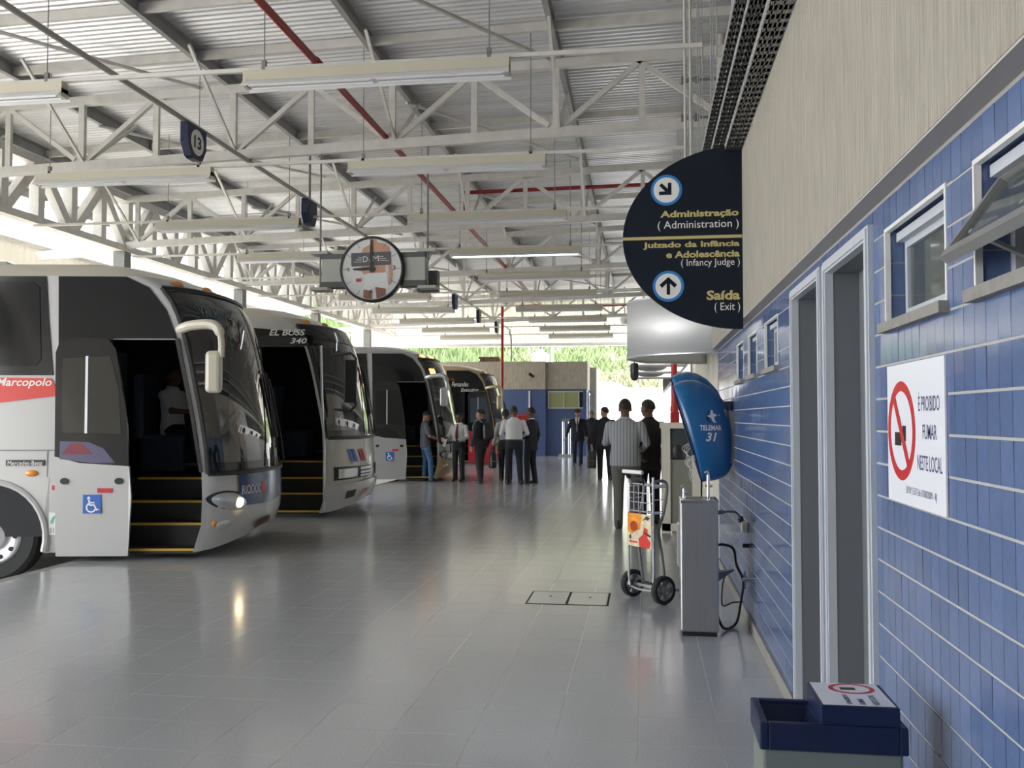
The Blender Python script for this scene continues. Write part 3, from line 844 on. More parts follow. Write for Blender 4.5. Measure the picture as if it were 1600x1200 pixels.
        b = MB(); b.tube([side(*s1(303, 492), 0.01), side(*s1(306, 600), 0.01), side(*s1(312, 720), 0.01), side(*s1(312, 858), 0.01)], 0.02, 6).build('door_jamb', M['alu'], t)
    # --- front
    if bl != 'tall':
        fgrid('bumper', [-1 + 2 * i / 30 for i in range(31)], [0.33 + 0.59 * i / 6 for i in range(7)], bump_m, t, 0.012)
        b = MB(); zl = lambda u: 0.75 + 0.10 * max(0, abs(u + 0.25) - 0.1)
        b.grid(lambda u, s: fp(u, 1.16 + (zl(u) - 1.16) * s, 0.019), [-0.76 + 1.5 * i / 24 for i in range(25)], [0, .25, .5, .75, 1])
        gp = b.build('front_panel', c['panel'], t, ang=60)
        if c.get('front_text'):
            lettering(c['front_text'], 0.29, 0.1, lambda a, h: fp(-0.73 + a, 0.93 + h, 0.022), M['letter_white'], gp)
            b = MB(); b.grid(lambda u, z: fp(u, z, 0.022), [-0.43, -0.39, -0.34], [0.91, 0.98, 1.05]); b.build('red_mark', M['red'], gp)
        for sg in (-1, 1):
            dome('headlamp_housing', sg * 0.81, 0.85, 0.185, 0.125, -sg * 0.30, 0.012, M['black'], t, 0.008); hl = dome('headlamp', sg * 0.81, 0.85, 0.165, 0.105, -sg * 0.30, 0.03, M['lens'], t, 0.012)
            if c.get('lit'):
                dome('bulb', sg * 0.765, 0.835, 0.04, 0.06, 0, 0.012, M['lit'], hl, 0.04)
            dome('fog_lamp', sg * 0.89, 0.60, 0.06, 0.05, 0, 0.012, M['lens'], t, 0.016)
            dome('indicator', sg * 0.955, 0.63, 0.014, 0.035, 0, 0.015, M['orange'], t, 0.016)
        pl = fgrid('number_plate', [-0.46, -0.28, -0.10], [0.40, 0.52], mat('plate_red', (0.10, 0.02, 0.025, 1), 0.5), t, 0.03)
    else:
        fgrid('bumper', [-1 + 2 * i / 30 for i in range(31)], [0.33 + 0.42 * i / 6 for i in range(7)], bump_m, t, 0.03)
        for sg in (-1, 1):
            fgrid('headlamp', [sg * (0.62 + 0.3 * i / 5) for i in range(6)], [0.85, 0.93, 1.0], M['lens'], t, 0.02)
            fgrid('lamp_surround', [sg * (0.15 + 0.81 * i / 9) for i in range(10)], [0.82, 0.92, 1.03], M['black'], t, 0.012)
            fgrid('fog_lamp', [sg * 0.65, sg * 0.73, sg * 0.82], [0.5, 0.62], M['black'], t, 0.036)
        for k in range(3): fgrid('grille_slat', [-0.54 + 0.4 * i / 4 for i in range(5)], [0.84 + k * 0.065, 0.88 + k * 0.065], M['alu'], t, 0.02)
        for (u0, mt) in ((-0.80, 'sticker_blue'), (-0.72, 'sticker_blue'), (-0.57, 'red'), (-0.49, 'red')):
            b = MB(); b.grid(lambda a, h: fp(u0 + a * 0.055 + (1 - h) * 0.08, 1.10 + 0.2 * h, 0.012), [0, 0.5, 1], [0, .5, 1]); b.build('emblem_stripe', M[mt], t)
        lettering('108', 0.26, 0.12, lambda a, h: fp(-0.50 + a, 0.47 + h, 0.036), M['red'], t)
        fgrid('visor_band', us, [3.0, 3.1, 3.2], M['black_band'], t, 0.012)
    # --- mirror
    mm = c.get('mirror', body_m)
    if bl != 'tall':
        b = MB(); b.tube(wire([(-0.80, -1.2, 2.76), (-0.62, -1.33, 2.80), (-0.36, -1.40, 2.80), (-0.27, -1.42, 2.68), (-0.26, -1.42, 2.45)], 5), [0.045] + [0.055] * 14 + [0.035] * 6, 10)
        ma = b.build('mirror_arm', mm, t)
        o = bevel(MB().box((-0.43, -1.47, 2.06), (-0.25, -1.36, 2.52)).build('mirror_housing', mm, ma, smooth=False), 0.05, 3)
    else:
        b = MB(); b.tube([(-0.42, -1.26, 2.75), (-0.1, -1.36, 2.78), (-0.02, -1.36, 2.7), (-0.02, -1.36, 1.98), (-0.1, -1.36, 1.9), (-0.36, -1.26, 1.92)], 0.022, 8)
        ma = b.build('mirror_arm', M['black'], t)
        bevel(MB().box((-0.2, -1.42, 2.02), (-0.0, -1.32, 2.68)).build('mirror_housing', M['black'], ma, smooth=False), 0.03)
    # --- plug door pushed back along the side, or shut
    if bl != 'tall':
        dx, dy = (0.0, 0.10) if c.get('open', True) else (0.66, 0.012)
        d = spoly('door', [(95, 866), (206, 866), (211, 775), (207, 727), (130, 722), (92, 712)], low_m, t, 0.0, 0.035, dx, dy)
        spoly('door_glass_frame', [(92, 712), (130, 722), (207, 727), (203, 660), (192, 590), (184, 545), (172, 529), (122, 527), (97, 534), (91, 550)], M['black_band'], d, 0.0, 0.033, dx, dy)
        spoly('door_pane', [(102, 560), (138, 558), (138, 675), (103, 675)], c.get('pane', M['glass_dark']), d, 0.034, 0.038, dx, dy)
        spoly('door_pane', [(142, 558), (176, 556), (190, 610), (194, 677), (142, 675)], c.get('pane', M['glass_dark']), d, 0.034, 0.038, dx, dy)
        spoly('pane_divider', [(138, 556), (142, 556), (142, 676), (138, 676)], M['alu'], d, 0.034, 0.042, dx, dy)
        spoly('lower_pane', [(100, 688), (146, 690), (168, 700), (186, 722), (150, 722), (100, 716)], c.get('pane2', M['glass_dark']), d, 0.034, 0.038, dx, dy)
        for px in (108, 192):
            b = MB(); b.prism(circle(*s1(px, 750), 0.045, 0.035, 16), lambda a, z, o: side(a + dx, z, o + dy), 0.035, 0.045); b.build('door_lock', M['black'], d)
        spoly('reflector', [(159, 761), (182, 761), (182, 768), (159, 768)], M['red'], d, 0.035, 0.039, dx, dy)
        bs = spoly('access_sticker', [(137, 771), (165, 771), (165, 800), (137, 800)], M['sticker_blue'], d, 0.035, 0.037, dx, dy)
        cx, cz = s1(151, 786)
        wheelchair(lambda a, h, o: side(cx + a + dx, cz + h, 0.0375 + dy + o), 0.2, d)
        if c.get('open', True):
            MB().bar(side(*s1(150, 620), 0.0) + Vector((0, .1, 0)), side(*s1(150, 620), dy + 0.01), 0.04, 0.04).bar(side(*s1(185, 800), 0.0) + Vector((0, .1, 0)), side(*s1(185, 800), dy + 0.01), 0.04, 0.04).build('door_arm', M['black'], d, smooth=False)
    # --- roof hatch, marker lamps
    bevel(MB().box((-3.9, -0.35, 3.56), (-3.1, 0.35, 3.66)).build('roof_hatch', body_m, t, smooth=False), 0.03)
    for sg in (-1, 1):
        for uu in (0.78, 0.35):
            dome('marker_lamp', sg * uu, 3.3, 0.05, 0.03, 0, 0.03, M['marker_lit'] if c.get('marker') else M['orange'], t)
    return t

M['marker_lit'] = mat('lit_amber_marker', (1, .5, .1, 1), 0.3, emit=(1, 0.4, 0.06, 1), estr=4.0)
M['bus_white'] = mat('white_bus_paint', (0.50, 0.50, 0.49, 1), 0.22, spec=0.5, coat=0.5, coatr=0.06)
M['bus_cream'] = mat('cream_bus_paint', (0.50, 0.49, 0.44, 1), 0.22, coat=0.5, coatr=0.06)
M['bus_roof'] = mat('cream_roof_paint', (0.56, 0.52, 0.42, 1), 0.3, coat=0.3)
M['bus_silver'] = mat('silver_bus_paint', (0.40, 0.40, 0.41, 1), 0.25, metal=0.2, coat=0.5, coatr=0.06)
M['bus_gold'] = mat('gold_bus_paint', (0.46, 0.36, 0.20, 1), 0.3, metal=0.2, coat=0.4)
M['bus_red'] = mat('red_bus_paint', (0.40, 0.02, 0.03, 1), 0.25, coat=0.5)
M['panel_blue'] = mat('blue_front_panel', (0.018, 0.055, 0.18, 1), 0.2, coat=0.5)
M['stripe_red'] = mat('red_side_stripe', (0.62, 0.035, 0.025, 1), 0.3)
M['pane_clear'] = mat('door_window_view', (0.035, 0.035, 0.028, 1), 0.06, spec=0.7)
M['lilac'] = mat('lilac_lower_pane', (0.13, 0.12, 0.20, 1), 0.15)

R_ = math.radians
# first bus
bus1 = make_bus('coach_bus', 'white coach with open door and lit headlamp, nearest of the parked buses', (-4.50, 10.93), R_(9.5),
    dict(style='rounded', body=M['bus_white'], roof=M['bus_roof'], mirror=M['bus_roof'], panel=M['panel_blue'], front_text='RIODOC', lit=True, pane=M['pane_clear'], pane2=M['lilac']))
spoly('red_stripe', [(-1400, 470), (-300, 560), (-60, 588), (77, 590), (88, 617), (0, 628), (-200, 650), (-700, 690), (-1400, 700)], M['stripe_red'], bus1, 0.0, 0.004)
fs1 = lambda o: (lambda a, h: side(a, h, o))
x0, z0 = s1(-10, 606)
lettering('Marcopolo', 0.60, 0.115, lambda a, h: side(x0 + a, z0 + h, 0.006), M['letter_white'], bus1, bold=0.015, shear=0.25)
spoly('maker_plate', [(8, 718), (68, 718), (68, 727), (8, 727)], M['black'], bus1, 0.0, 0.008)
x1, z1 = s1(11, 726.5)
lettering('Mercedes-Benz', 0.37, 0.05, lambda a, h: side(x1 + a, z1 + h, 0.01), M['letter_white'], bus1)
b = MB(); cx, cz = s1(48, 739)
b.sphere((0, 0, 0), (0.075, 0.03, 0.035), 14, Matrix.Translation(side(cx, cz, 0.0))); b.build('side_lamp', M['orange'], bus1)
spoly('reflector', [(80, 758), (90, 758), (90, 765), (80, 765)], M['red'], bus1, 0.0, 0.005)
spoly('info_sticker', [(76, 800), (93, 800), (93, 835), (76, 835)], M['white'], bus1, 0.0, 0.003)
x2, z2 = s1(77.5, 832)
lettering('31.0', 0.10, 0.055, lambda a, h: side(x2 + a, z2 + h, 0.004), M['steel_grey'], bus1)
b = MB(); cx2, cz2 = s1(93, 817)
vs, fs = [], []
for i in range(11):
    a = math.radians(90 + 90 * i / 10)
    for r in (0.075, 0.10): vs.append(side(cx2 + r * math.cos(a), cz2 + r * math.sin(a), 0.005))
b.add(vs, [(2*i, 2*i+1, 2*i+3, 2*i+2) for i in range(10)]); b.build('green_arc', mat('green_arc', (0.12, 0.5, 0.38, 1), 0.5), bus1, smooth=False)
M['teal'] = mat('destination_letter', (0.10, 0.17, 0.19, 1), 0.5)
lettering('VALADARES', 0.55, 0.12, lambda a, h: fp(-0.84 + a * 0.8, 2.93 + h, 0.016), M['teal'], bus1, name='destination')
cx3, cz3 = s1(126, 704)
b = MB(); b.prism([(-0.16, -0.03), (-0.05, 0.09), (0.05, 0.09), (0.17, -0.03)], lambda a, h, o: side(cx3 + a, cz3 + h, o + 0.10), 0.039, 0.041)
b.build('red_pane_shape', mat('dull_red_shape', (0.20, 0.02, 0.04, 1), 0.4), bus1, smooth=False)  # dull red shape laid over the lower door pane
spoly('roof_seam', [(105, 398), (107, 398), (108, 424), (106, 424)], M['black'], bus1, 0.0, 0.004)

# second bus
bus2 = make_bus('coach_bus', 'white coach with tall flat front and black mirror, second from the camera', (-4.50, 15.08), R_(6.5),
    dict(style='tall', roof=M['bus_roof'], body=M['bus_cream'], low=M['bus_white'], panel=M['bus_white'], door_top=2.9, ws0=1.5, bumper=M['bus_white']))
xa, za = s1(186, 468)
lettering('EL BUSS', 0.56, 0.095, lambda a, h: side(xa + a, za + h - 0.01, 0.012), M['letter_white'], bus2, bold=0.02, shear=0.25)
lettering('340', 0.26, 0.085, lambda a, h: side(xa + 0.33 + a, za + h - 0.135, 0.014), M['letter_white'], bus2, bold=0.02, shear=0.25)
# third bus
bus3 = make_bus('coach_bus', 'silver coach with lit amber roof lamps and gold bumper, third from the camera', (-4.68, 23.38), R_(9.5),
    dict(style='rounded', body=M['bus_silver'], panel=M['bus_gold'], bumper=M['bus_gold'], marker=True))
spoly('blue_swoosh', [(40, 862), (94, 862), (94, 800), (70, 760)], M['sticker_blue'], bus3, 0.0, 0.004)
spoly('gold_swoosh', [(60, 800), (70, 745), (94, 745), (94, 862), (82, 862)], M['bus_gold'], bus3, 0.004, 0.006)
b = MB(); b.grid(lambda u, z: fp(u, z, 0.014), [-0.93, -0.88, -0.82], [2.82, 2.9, 2.98]); b.build('amber_lamp', M['marker_lit'], bus3)
# fourth bus
bus4 = make_bus('coach_bus', 'gold roofed coach with dark red lower body, furthest of the parked buses', (-4.62, 31.68), R_(9.5),
    dict(style='rounded', body=M['bus_gold'], low=M['bus_red'], panel=M['bus_red'], bumper=M['bus_red'], mirror=M['bus_gold'], open=False, pane=M['curtain']))
spoly('red_skirt', [(-200, 660), (88, 660), (97, 712), (172, 730), (172, 862), (73, 862), (73, 704), (-200, 704)], M['bus_red'], bus4, 0.0, 0.004)
xa, za = s1(110, 505)
lettering('Fernandes', 0.55, 0.15, lambda a, h: side(xa + a, za + h, 0.012), M['letter_white'], bus4, shear=0.3)
lettering('Executive', 0.58, 0.12, lambda a, h: side(xa + 0.3 + a, za + h - 0.17, 0.012), M['letter_white'], bus4, shear=0.3)
# ================================================================== THINGS OVERHEAD
NTH = ['nearest', 'second', 'third', 'fourth', 'fifth', 'sixth', 'seventh', 'eighth', 'ninth', 'tenth']
for r in range(10):
    y = 8.7 + 3.3 * r
    ch = tag(MB().box((-10.9, y - 0.02, 4.99), (0.55, y + 0.02, 5.03)).build('lighting_channel', M['steel'], smooth=False),
        'thin cream channel carrying the lamps of the %s lamp row from the camera' % NTH[r], 'channel')
    for ci, (xa, xb) in enumerate(((-3.93, -1.26), (-8.52, -5.88))):
        lit = (r == 3 and ci == 0)
        t = thing('fluorescent_lamp', 'long cream %slamp batten under the roof, %s row from the camera, %s column' % ('lit ' if lit else 'unlit ', NTH[r], 'wall side' if ci == 0 else 'bus side'), 'lamp', ((xa + xb) / 2, y, 4.80), 0, 'lamp battens under the roof')
        L = (xb - xa) / 2
        b = MB(); b.prism([(-0.055, 0.19), (0.055, 0.19), (0.055, 0.09), (-0.055, 0.09)], lambda a, z, o: (o, a, z), -L, L); b.build('housing', M['lamp_body'], t, smooth=False)
        b = MB(); b.prism([(-0.05, 0.09), (0.05, 0.09), (0.115, 0.025), (0.11, 0.02), (0.045, 0.075), (-0.045, 0.075), (-0.11, 0.02), (-0.115, 0.025)], lambda a, z, o: (o, a, z), -L, L); b.build('reflector', M['lamp_refl'] if not lit else M['lamp_refl'], t, smooth=False)
        for sy in (-1, 1):
            b = MB()
            for ha in (-1, 1):
                b.tube([(ha * 0.03 if ha > 0 else -L + 0.06, sy * 0.045, 0.04), (L - 0.06 if ha > 0 else -0.03, sy * 0.045, 0.04)], 0.014, 8)
            b.build('lamp_tube', M['tube_lit'] if lit else M['tube'], t)
        for sx in (-1, 1):
            MB().box((sx * L, -0.06, 0.03), (sx * (L - 0.035), 0.06, 0.12)).build('end_cap', M['lamp_body'], t, smooth=False)
            hx = sx * (L - 0.2)
            MB().box((hx - 0.02, -0.02, 0.19), (hx + 0.02, 0.02, 0.30)).tube([(hx, 0, 0.3), (hx, 0, roof_z((xa + xb) / 2 + hx) - 4.81)], 0.006, 6).build('hanger', M['steel_grey'], t)

# red fire pipes
t = thing('fire_pipe', 'dark red fire pipe running the length of the roof with branches', 'pipe', (-3.65, 0, 5.56))
MB().tube([(0, 2, 0), (0, 33, 0)], 0.042, 12).build('main_run', M['red_pipe'], t)
MB().tube([(0, 18.7, 0), (0, 18.7, 0.62), (4.3, 18.7, 0.66)], 0.04, 12).build('branch', M['red_pipe'], t)
MB().tube([(0, 33, 0), (-1.4, 33, 0), (-1.4, 33, -5.56)], 0.05, 12).build('drop_pipe', M['red'], t)
MB().tube([(0.25, 33, -0.08), (4.2, 33, -0.02)], 0.04, 12).build('branch', M['red'], t)
for yy in (18.7, 33.0, 10.0, 25.0):
    MB().tube([(0, yy - 0.08, 0), (0, yy + 0.08, 0)], 0.055, 12).build('coupling', M['red_pipe'], t)
# conduit that carries the bay number plates
t = thing('sign_rail', 'thin grey conduit under the trusses carrying the bay plates, bent down at its far end', 'rail', (-5.7, 0, 5.29))
MB().tube(wire([(0, 3, -0.02), (0, 36, 0.02), (0.35, 36.9, -0.35), (0.4, 37.0, -1.0), (0.4, 37.0, -1.48)], 6), 0.032, 10).build('conduit', M['conduit'], t)
for yy in (12.8, 18.5, 24.4, 30.4):
    MB().box((-0.03, yy - 0.02, 0.0), (0.03, yy + 0.02, 0.12)).build('clamp', M['steel_grey'], t, smooth=False)
for k, yc in enumerate((11.1, 15.25, 27.7, 31.85, 35.8)):
    t = thing('bay_plate', ('navy bay plate numbered 13 hung from the conduit above the nearest coach' if k == 0 else 'navy bay plate on the conduit, %s of the five in sight' % NTH[k]), 'sign', (-5.7, yc, 4.84), 0, 'bay number plates')
    out = [(-0.25, 0.43), (0.25, 0.43), (0.25, 0.18), (0.15, 0.02), (0.08, 0.0), (-0.08, 0.0), (-0.15, 0.02), (-0.25, 0.18)]
    b = MB(); b.prism(out, lambda a, z, o: (o, a, z), -0.05, 0.05); b.build('panel', M['navy_plastic'], t, smooth=False)
    b = MB(); b.prism(circle(0, 0.22, 0.165, n=28), lambda a, z, o: (o, a, z), 0.05, 0.056); b.build('number_disc', M['letter_white'] if k == 0 else M['navy_plastic'], t)
    if k == 0: lettering('13', 0.19, 0.16, lambda a, h: (0.058, -0.095 + a, 0.14 + h), M['navy'], t, bold=0.03)
    MB().box((-0.02, -0.02, 0.43), (0.02, 0.02, 0.46)).build('bracket', M['steel_grey'], t, smooth=False)
    if k == 1: MB().tube([(0, 0.02, 0.43), (0, 0.02, 1.76)], 0.02, 8).build('hanger', M['steel_grey'], t)

# double clock box with an advert on its face
cl = thing('advert_clock', 'round black-rimmed clock with an advert face hung from the first truss', 'clock', (-3.82, 12.75, 3.65))
M['clock_box'] = mat('grey_green_clock_case', (0.50, 0.51, 0.45, 1), 0.5)
M['clock_trim'] = mat('clock_trim_grey', (0.10, 0.11, 0.11, 1), 0.5)
M['face'] = mat('clock_face', (0.78, 0.79, 0.77, 1), 0.35)
M['skin_print'] = mat('printed_skin_tone', (0.66, 0.36, 0.23, 1), 0.5)
M['skin_shade'] = mat('printed_darker_skin', (0.32, 0.13, 0.085, 1), 0.5)
M['cloth_print'] = mat('printed_white_cloth', (0.86, 0.87, 0.85, 1), 0.5)
MB().box((-0.76, 0.03, -0.17), (0.76, 0.22, 0.18)).build('case', M['clock_box'], cl, smooth=False)
MB().box((-0.77, 0.02, -0.24), (0.77, 0.23, -0.16)).box((-0.77, 0.02, 0.17), (0.77, 0.23, 0.24)).build('case_trim', M['clock_trim'], cl, smooth=False)
for sx in (-1, 1):
    MB().tube([(sx * 0.79, 0.05, -0.26), (sx * 0.79, 0.05, zb(-3.82 + sx * 0.79) - 3.71)], 0.014, 8).build('hanging_rod', M['steel_grey'], cl)
    MB().box((sx * 0.66, -0.02, 0.24), (sx * 0.92, 0.26, 0.28)).box((sx * 0.66, -0.02, -0.28), (sx * 0.92, 0.26, -0.24)).build('clamp_bar', M['clock_box'], cl, smooth=False)
MB().box((0.60, 0.2, -0.30), (0.90, 0.34, 0.0)).build('rear_case', M['clock_trim'], cl, smooth=False)
fc = lambda a, h, o=0.0: (a, -0.045 - o, h)
MB().lathe([(0.47, 0.0), (0.47, 0.09), (0.455, 0.105), (0.435, 0.105), (0.43, 0.085)], 56, Matrix.Translation((0, 0.05, 0)) @ Matrix.Rotation(PI / 2, 4, 'X'), cap=False).build('rim', M['black'], cl)
MB().lathe([(0.46, 0), (0.46, 0.09)], 56, Matrix.Translation((0, 0.05, 0)) @ Matrix.Rotation(PI / 2, 4, 'X')).build('dial', M['face'], cl)
R0 = 0.43
def cp(x, y): return ((x - 568) / 482.0 * R0, (612 - y) / 482.0 * R0)
def clip(poly): 
    out = []
    for a, h in poly:
        r = math.hypot(a, h)
        out.append((a * 0.425 / r, h * 0.425 / r) if r > 0.425 else (a, h))
    return out
def print_(name, pts, m, o0): 
    b = MB(); b.prism(clip([cp(*p) for p in pts]), fc, o0, o0 + 0.0012); return b.build(name, m, cl, smooth=False)
print_('printed_torso', [(545, 135), (650, 140), (658, 190), (760, 205), (850, 250), (880, 340), (895, 560), (912, 700), (900, 800), (860, 870), (828, 850), (830, 790), (862, 740), (840, 560), (800, 480), (790, 690), (490, 690), (478, 700), (440, 690), (405, 650), (405, 330), (440, 270), (540, 215)], M['skin_print'], 0.0)
print_('printed_legs', [(440, 930), (560, 960), (575, 1090), (490, 1090), (430, 1060)], M['skin_shade'], 0.0)
print_('printed_legs', [(632, 900), (795, 930), (800, 1030), (700, 1075), (655, 1085)], M['skin_shade'], 0.0)
print_('printed_shorts', [(480, 680), (820, 670), (850, 780), (830, 930), (640, 895), (575, 960), (430, 935), (460, 800)], M['cloth_print'], 0.0013)
print_('printed_plate', [(240, 350), (870, 340), (885, 355), (885, 535), (870, 550), (250, 566), (236, 552), (232, 365)], M['clock_trim'], 0.0026)
px_, pz_ = cp(428, 498)
lettering('D', 0.072, 0.082, lambda a, h: fc(px_ + a, pz_ + h, 0.0045), M['letter_white'], cl)
px2_, pz2_ = cp(585, 490)
lettering('M', 0.092, 0.082, lambda a, h: fc(px2_ + a, pz2_ + h, 0.0045), M['letter_white'], cl)
px3_, pz3_ = cp(530, 496)
lettering('&', 0.03, 0.035, lambda a, h: fc(px3_ + a, pz3_ + h, 0.0045), M['letter_white'], cl)
b = MB()
for i in range(3):
    for (xa, xb, yy) in ((350 - 40 * i, 410, 422 + 34 * i), (702, 765 + 42 * i, 410 + 34 * i)):
        p, q = cp(xa, yy), cp(xb, yy)
        b.prism([(p[0], p[1]), (q[0], p[1]), (q[0], p[1] - 0.008), (p[0], p[1] - 0.008)], fc, 0.0038, 0.0048)
b.build('printed_bars', M['letter_white'], cl, smooth=False)
for txt, x, y in (('9', 160, 650), ('3', 912, 632), ('6', 540, 1000)):
    pa, pb = cp(x, y)
    lettering(txt, 0.042, 0.06, lambda a, h: fc(pa + a, pb + h, 0.0045), M['navy'], cl)
b = MB()
for k in range(12):
    a = k * PI / 6; r0 = 0.36 if k % 3 == 0 else 0.345; r1 = 0.42
    if k in (3,): continue
    d = (math.cos(a), math.sin(a)); w = 0.004
    b.prism([(d[0]*r0 - d[1]*w, d[1]*r0 + d[0]*w), (d[0]*r1 - d[1]*w, d[1]*r1 + d[0]*w), (d[0]*r1 + d[1]*w, d[1]*r1 - d[0]*w), (d[0]*r0 + d[1]*w, d[1]*r0 - d[0]*w)], fc, 0.003, 0.0042)
b.build('hour_marks', M['steel_grey'], cl, smooth=False)
pa, pb = cp(318, 810); q = cp(402, 760)
b = MB(); b.prism([(pa, pb), (q[0], pb), (q[0], q[1]), (pa, q[1])], fc, 0.003, 0.0042); b.build('small_red_badge', M['red'], cl, smooth=False)
b = MB(); b.prism([(-0.018, -0.05), (0.018, -0.05), (0.022, 0.28), (0.016, 0.36), (0.014, 0.42), (-0.014, 0.42), (-0.016, 0.36), (-0.022, 0.28)], fc, 0.012, 0.016); b.build('minute_hand', M['black'], cl, smooth=False)
b = MB(); b.prism([(0.02, -0.012), (-0.15, -0.022), (-0.26, -0.012), (-0.275, 0.0), (-0.26, 0.012), (-0.15, 0.022), (0.02, 0.03)], fc, 0.007, 0.011); b.prism(circle(0.01, 0.0, 0.045, n=20), fc, 0.006, 0.018); b.build('hour_hand', M['black'], cl, smooth=False)

# hanging direction sign
YS = 6.79
sg = thing('direction_sign', 'large navy half-round direction sign fixed to the plaster wall', 'sign', (0.70, YS, 2.842))
out = [(0, -0.662)] + [(-0.85 * math.sin(PI * i / 48) , -0.662 * math.cos(PI * i / 48)) for i in range(1, 48)] + [(0, 0.662)]
fsn = lambda a, h, o=0.0: (a, -0.02 - o, h)
b = MB(); b.prism(out, lambda a, h, o: (a, o, h), -0.02, 0.02); b.build('panel', M['navy'], sg, smooth=False)
def sz(py): return (370.5 - py) / 217.5
def sx_(px): return (px - 1160.5) / 218.0
b = MB(); b.prism([(-0.849, -0.008), (-0.003, -0.008), (-0.003, 0.014), (-0.849, 0.014)], fsn, 0, 0.0015); b.build('gold_stripe', M['gold'], sg, smooth=False)
for nm, (cx, cy) in (('upper', (1044, 294)), ('lower', (1046, 446))):
    a, h = sx_(cx), sz(cy)
    b = MB(); b.prism(circle(a, h, 0.112, n=36), fsn, 0, 0.001); ds = b.build('symbol_ring', M['cyan'], sg, smooth=False)
    b = MB(); b.prism(circle(a, h, 0.092, n=36), fsn, 0.001, 0.002); b.build('symbol_disc', M['letter_white'], ds, smooth=False)
    ang = math.radians(-45) if nm == 'upper' else math.radians(90)
    arrow = [(-0.062, 0.012), (0.02, 0.012), (-0.012, 0.044), (0.010, 0.062), (0.066, 0.0), (0.010, -0.062), (-0.012, -0.044), (0.02, -0.012), (-0.062, -0.012)]
    c, s = math.cos(ang), math.sin(ang)
    if nm == 'upper': arrow = [(-0.062, 0.012), (0.018, 0.012), (0.018, 0.058), (0.045, 0.058), (0.045, -0.045)] and [(-0.06, 0.0125), (0.0, 0.0125), (-0.030, 0.045), (-0.012, 0.063), (0.05, 0.0), (-0.012, -0.063), (-0.030, -0.045), (0.0, -0.0125), (-0.06, -0.0125)]
    b = MB(); b.prism([(a + x * c - y * s, h + x * s + y * c) for x, y in arrow], fsn, 0.002, 0.003); b.build('arrow', M['navy'], ds, smooth=False)
for txt, xa, xb, ya, yb, mm, bo, sh in (('Administração', 1034, 1155, 340, 327, 'gold', 0.035, 0.03), ('( Administration )', 1030, 1155, 359, 343, 'letter_white', 0.0, 0.0),
    ('Juizado da Infância', 1007, 1156, 388, 376, 'gold', 0.035, 0.0), ('e Adolescência', 1043, 1156, 402, 391, 'gold', 0.035, 0.0),
    ('( Infancy Judge )', 1066, 1156, 418, 404, 'letter_white', 0.0, 0.0), ('Saída', 1105, 1156, 469, 454, 'gold', 0.035, 0.03), ('( Exit )', 1117, 1156, 489, 473, 'letter_white', 0.0, 0.0)):
    x0_, z0_ = sx_(xa), sz(ya)
    lettering(txt, (xb - xa) / 218.0, (ya - yb) / 217.5, lambda a, h: fsn(x0_ + a, z0_ + h, 0.0015), M[mm], sg, bold=bo, shear=sh)
for h in (-0.5, 0.5): MB().box((-0.02, 0.02, h - 0.04), (0.0, 0.05, h + 0.04)).build('wall_bracket', M['steel_grey'], sg, smooth=False)

# cable trays along the top of the wall
for i, (xa, xb, z) in enumerate(((0.585, 0.70, 3.47), (0.555, 0.665, 3.72), (0.535, 0.645, 3.97))):
    t = thing('cable_tray', 'perforated steel cable tray along the wall top, %s of the stack' % ('lowest', 'middle', 'topmost')[i] if True else '', 'cable tray', (xa, 0, z))
    w = xb - xa
    b = MB()
    for k in range(5):
        b.box((w * k / 5 + 0.004, 1.0, 0), (w * (k + 1) / 5 - 0.004, 32, 0.004))
    for k in range(310):
        yy = 1.0 + 0.1 * k
        b.box((0, yy, 0.0), (w, yy + 0.055, 0.004))
    b.build('perforated_base', M['steel_grey'], t, smooth=False)
    MB().box((-0.003, 1, 0), (0.0, 32, 0.045)).build('side_lip', M['alu'], t, smooth=False)
    MB().box((w, 1, 0), (w + 0.003, 32, 0.045)).build('side_lip', M['alu'], t, smooth=False)
    for q in range(9):
        yy = 2.2 + q * 2.0
        MB().tube([(w / 2, yy, 0), (w / 2, yy, roof_z(0.6) - z)], 0.006, 6).build('threaded_hanger', M['alu'], t)
    MB().tube([(w * 0.3, 1, 0.025), (w * 0.3, 32, 0.025)], 0.015, 6).tube([(w * 0.6, 1, 0.022), (w * 0.6, 32, 0.022)], 0.013, 6).build('cables', M['black'], t)
for k, (yy, zz) in enumerate(((12.2, 5.95), (12.35, 5.5))):
    t = thing('cable_spool', 'dark ribbed fitting beside the wall end of the nearest truss, %s' % ('upper one' if k == 0 else 'lower one'), 'fitting', (0.62, yy, zz))
    MB().lathe([(0.03, -0.12), (0.05, -0.12), (0.05, -0.09), (0.03, -0.085), (0.03, 0.05), (0.05, 0.055), (0.05, 0.11), (0.03, 0.115)], 14, Matrix.Rotation(PI / 2, 4, 'Y')).build('spool', M['steel_grey'], t)
    MB().box((0.1, -0.015, -0.015), (0.5, 0.015, 0.015)).build('arm', M['steel_grey'], t, smooth=False)
tag(MB().tube([(1.06, 12.9, 3.5), (1.06, 12.9, 7.0)], 0.06, 14).build('truss_post', M['steel']), 'round cream post carrying the wall end of the nearest truss', 'post')
for k, x in enumerate((0.50, 0.58)):
    tag(MB().tube([(x, 11.2 + k * .3, 3.5), (x, 11.2 + k * .3, 6.7)], 0.016, 8).build('conduit', M['steel']), 'thin vertical cream conduit above the trays, %s one' % ('left' if k == 0 else 'right'), 'conduit')

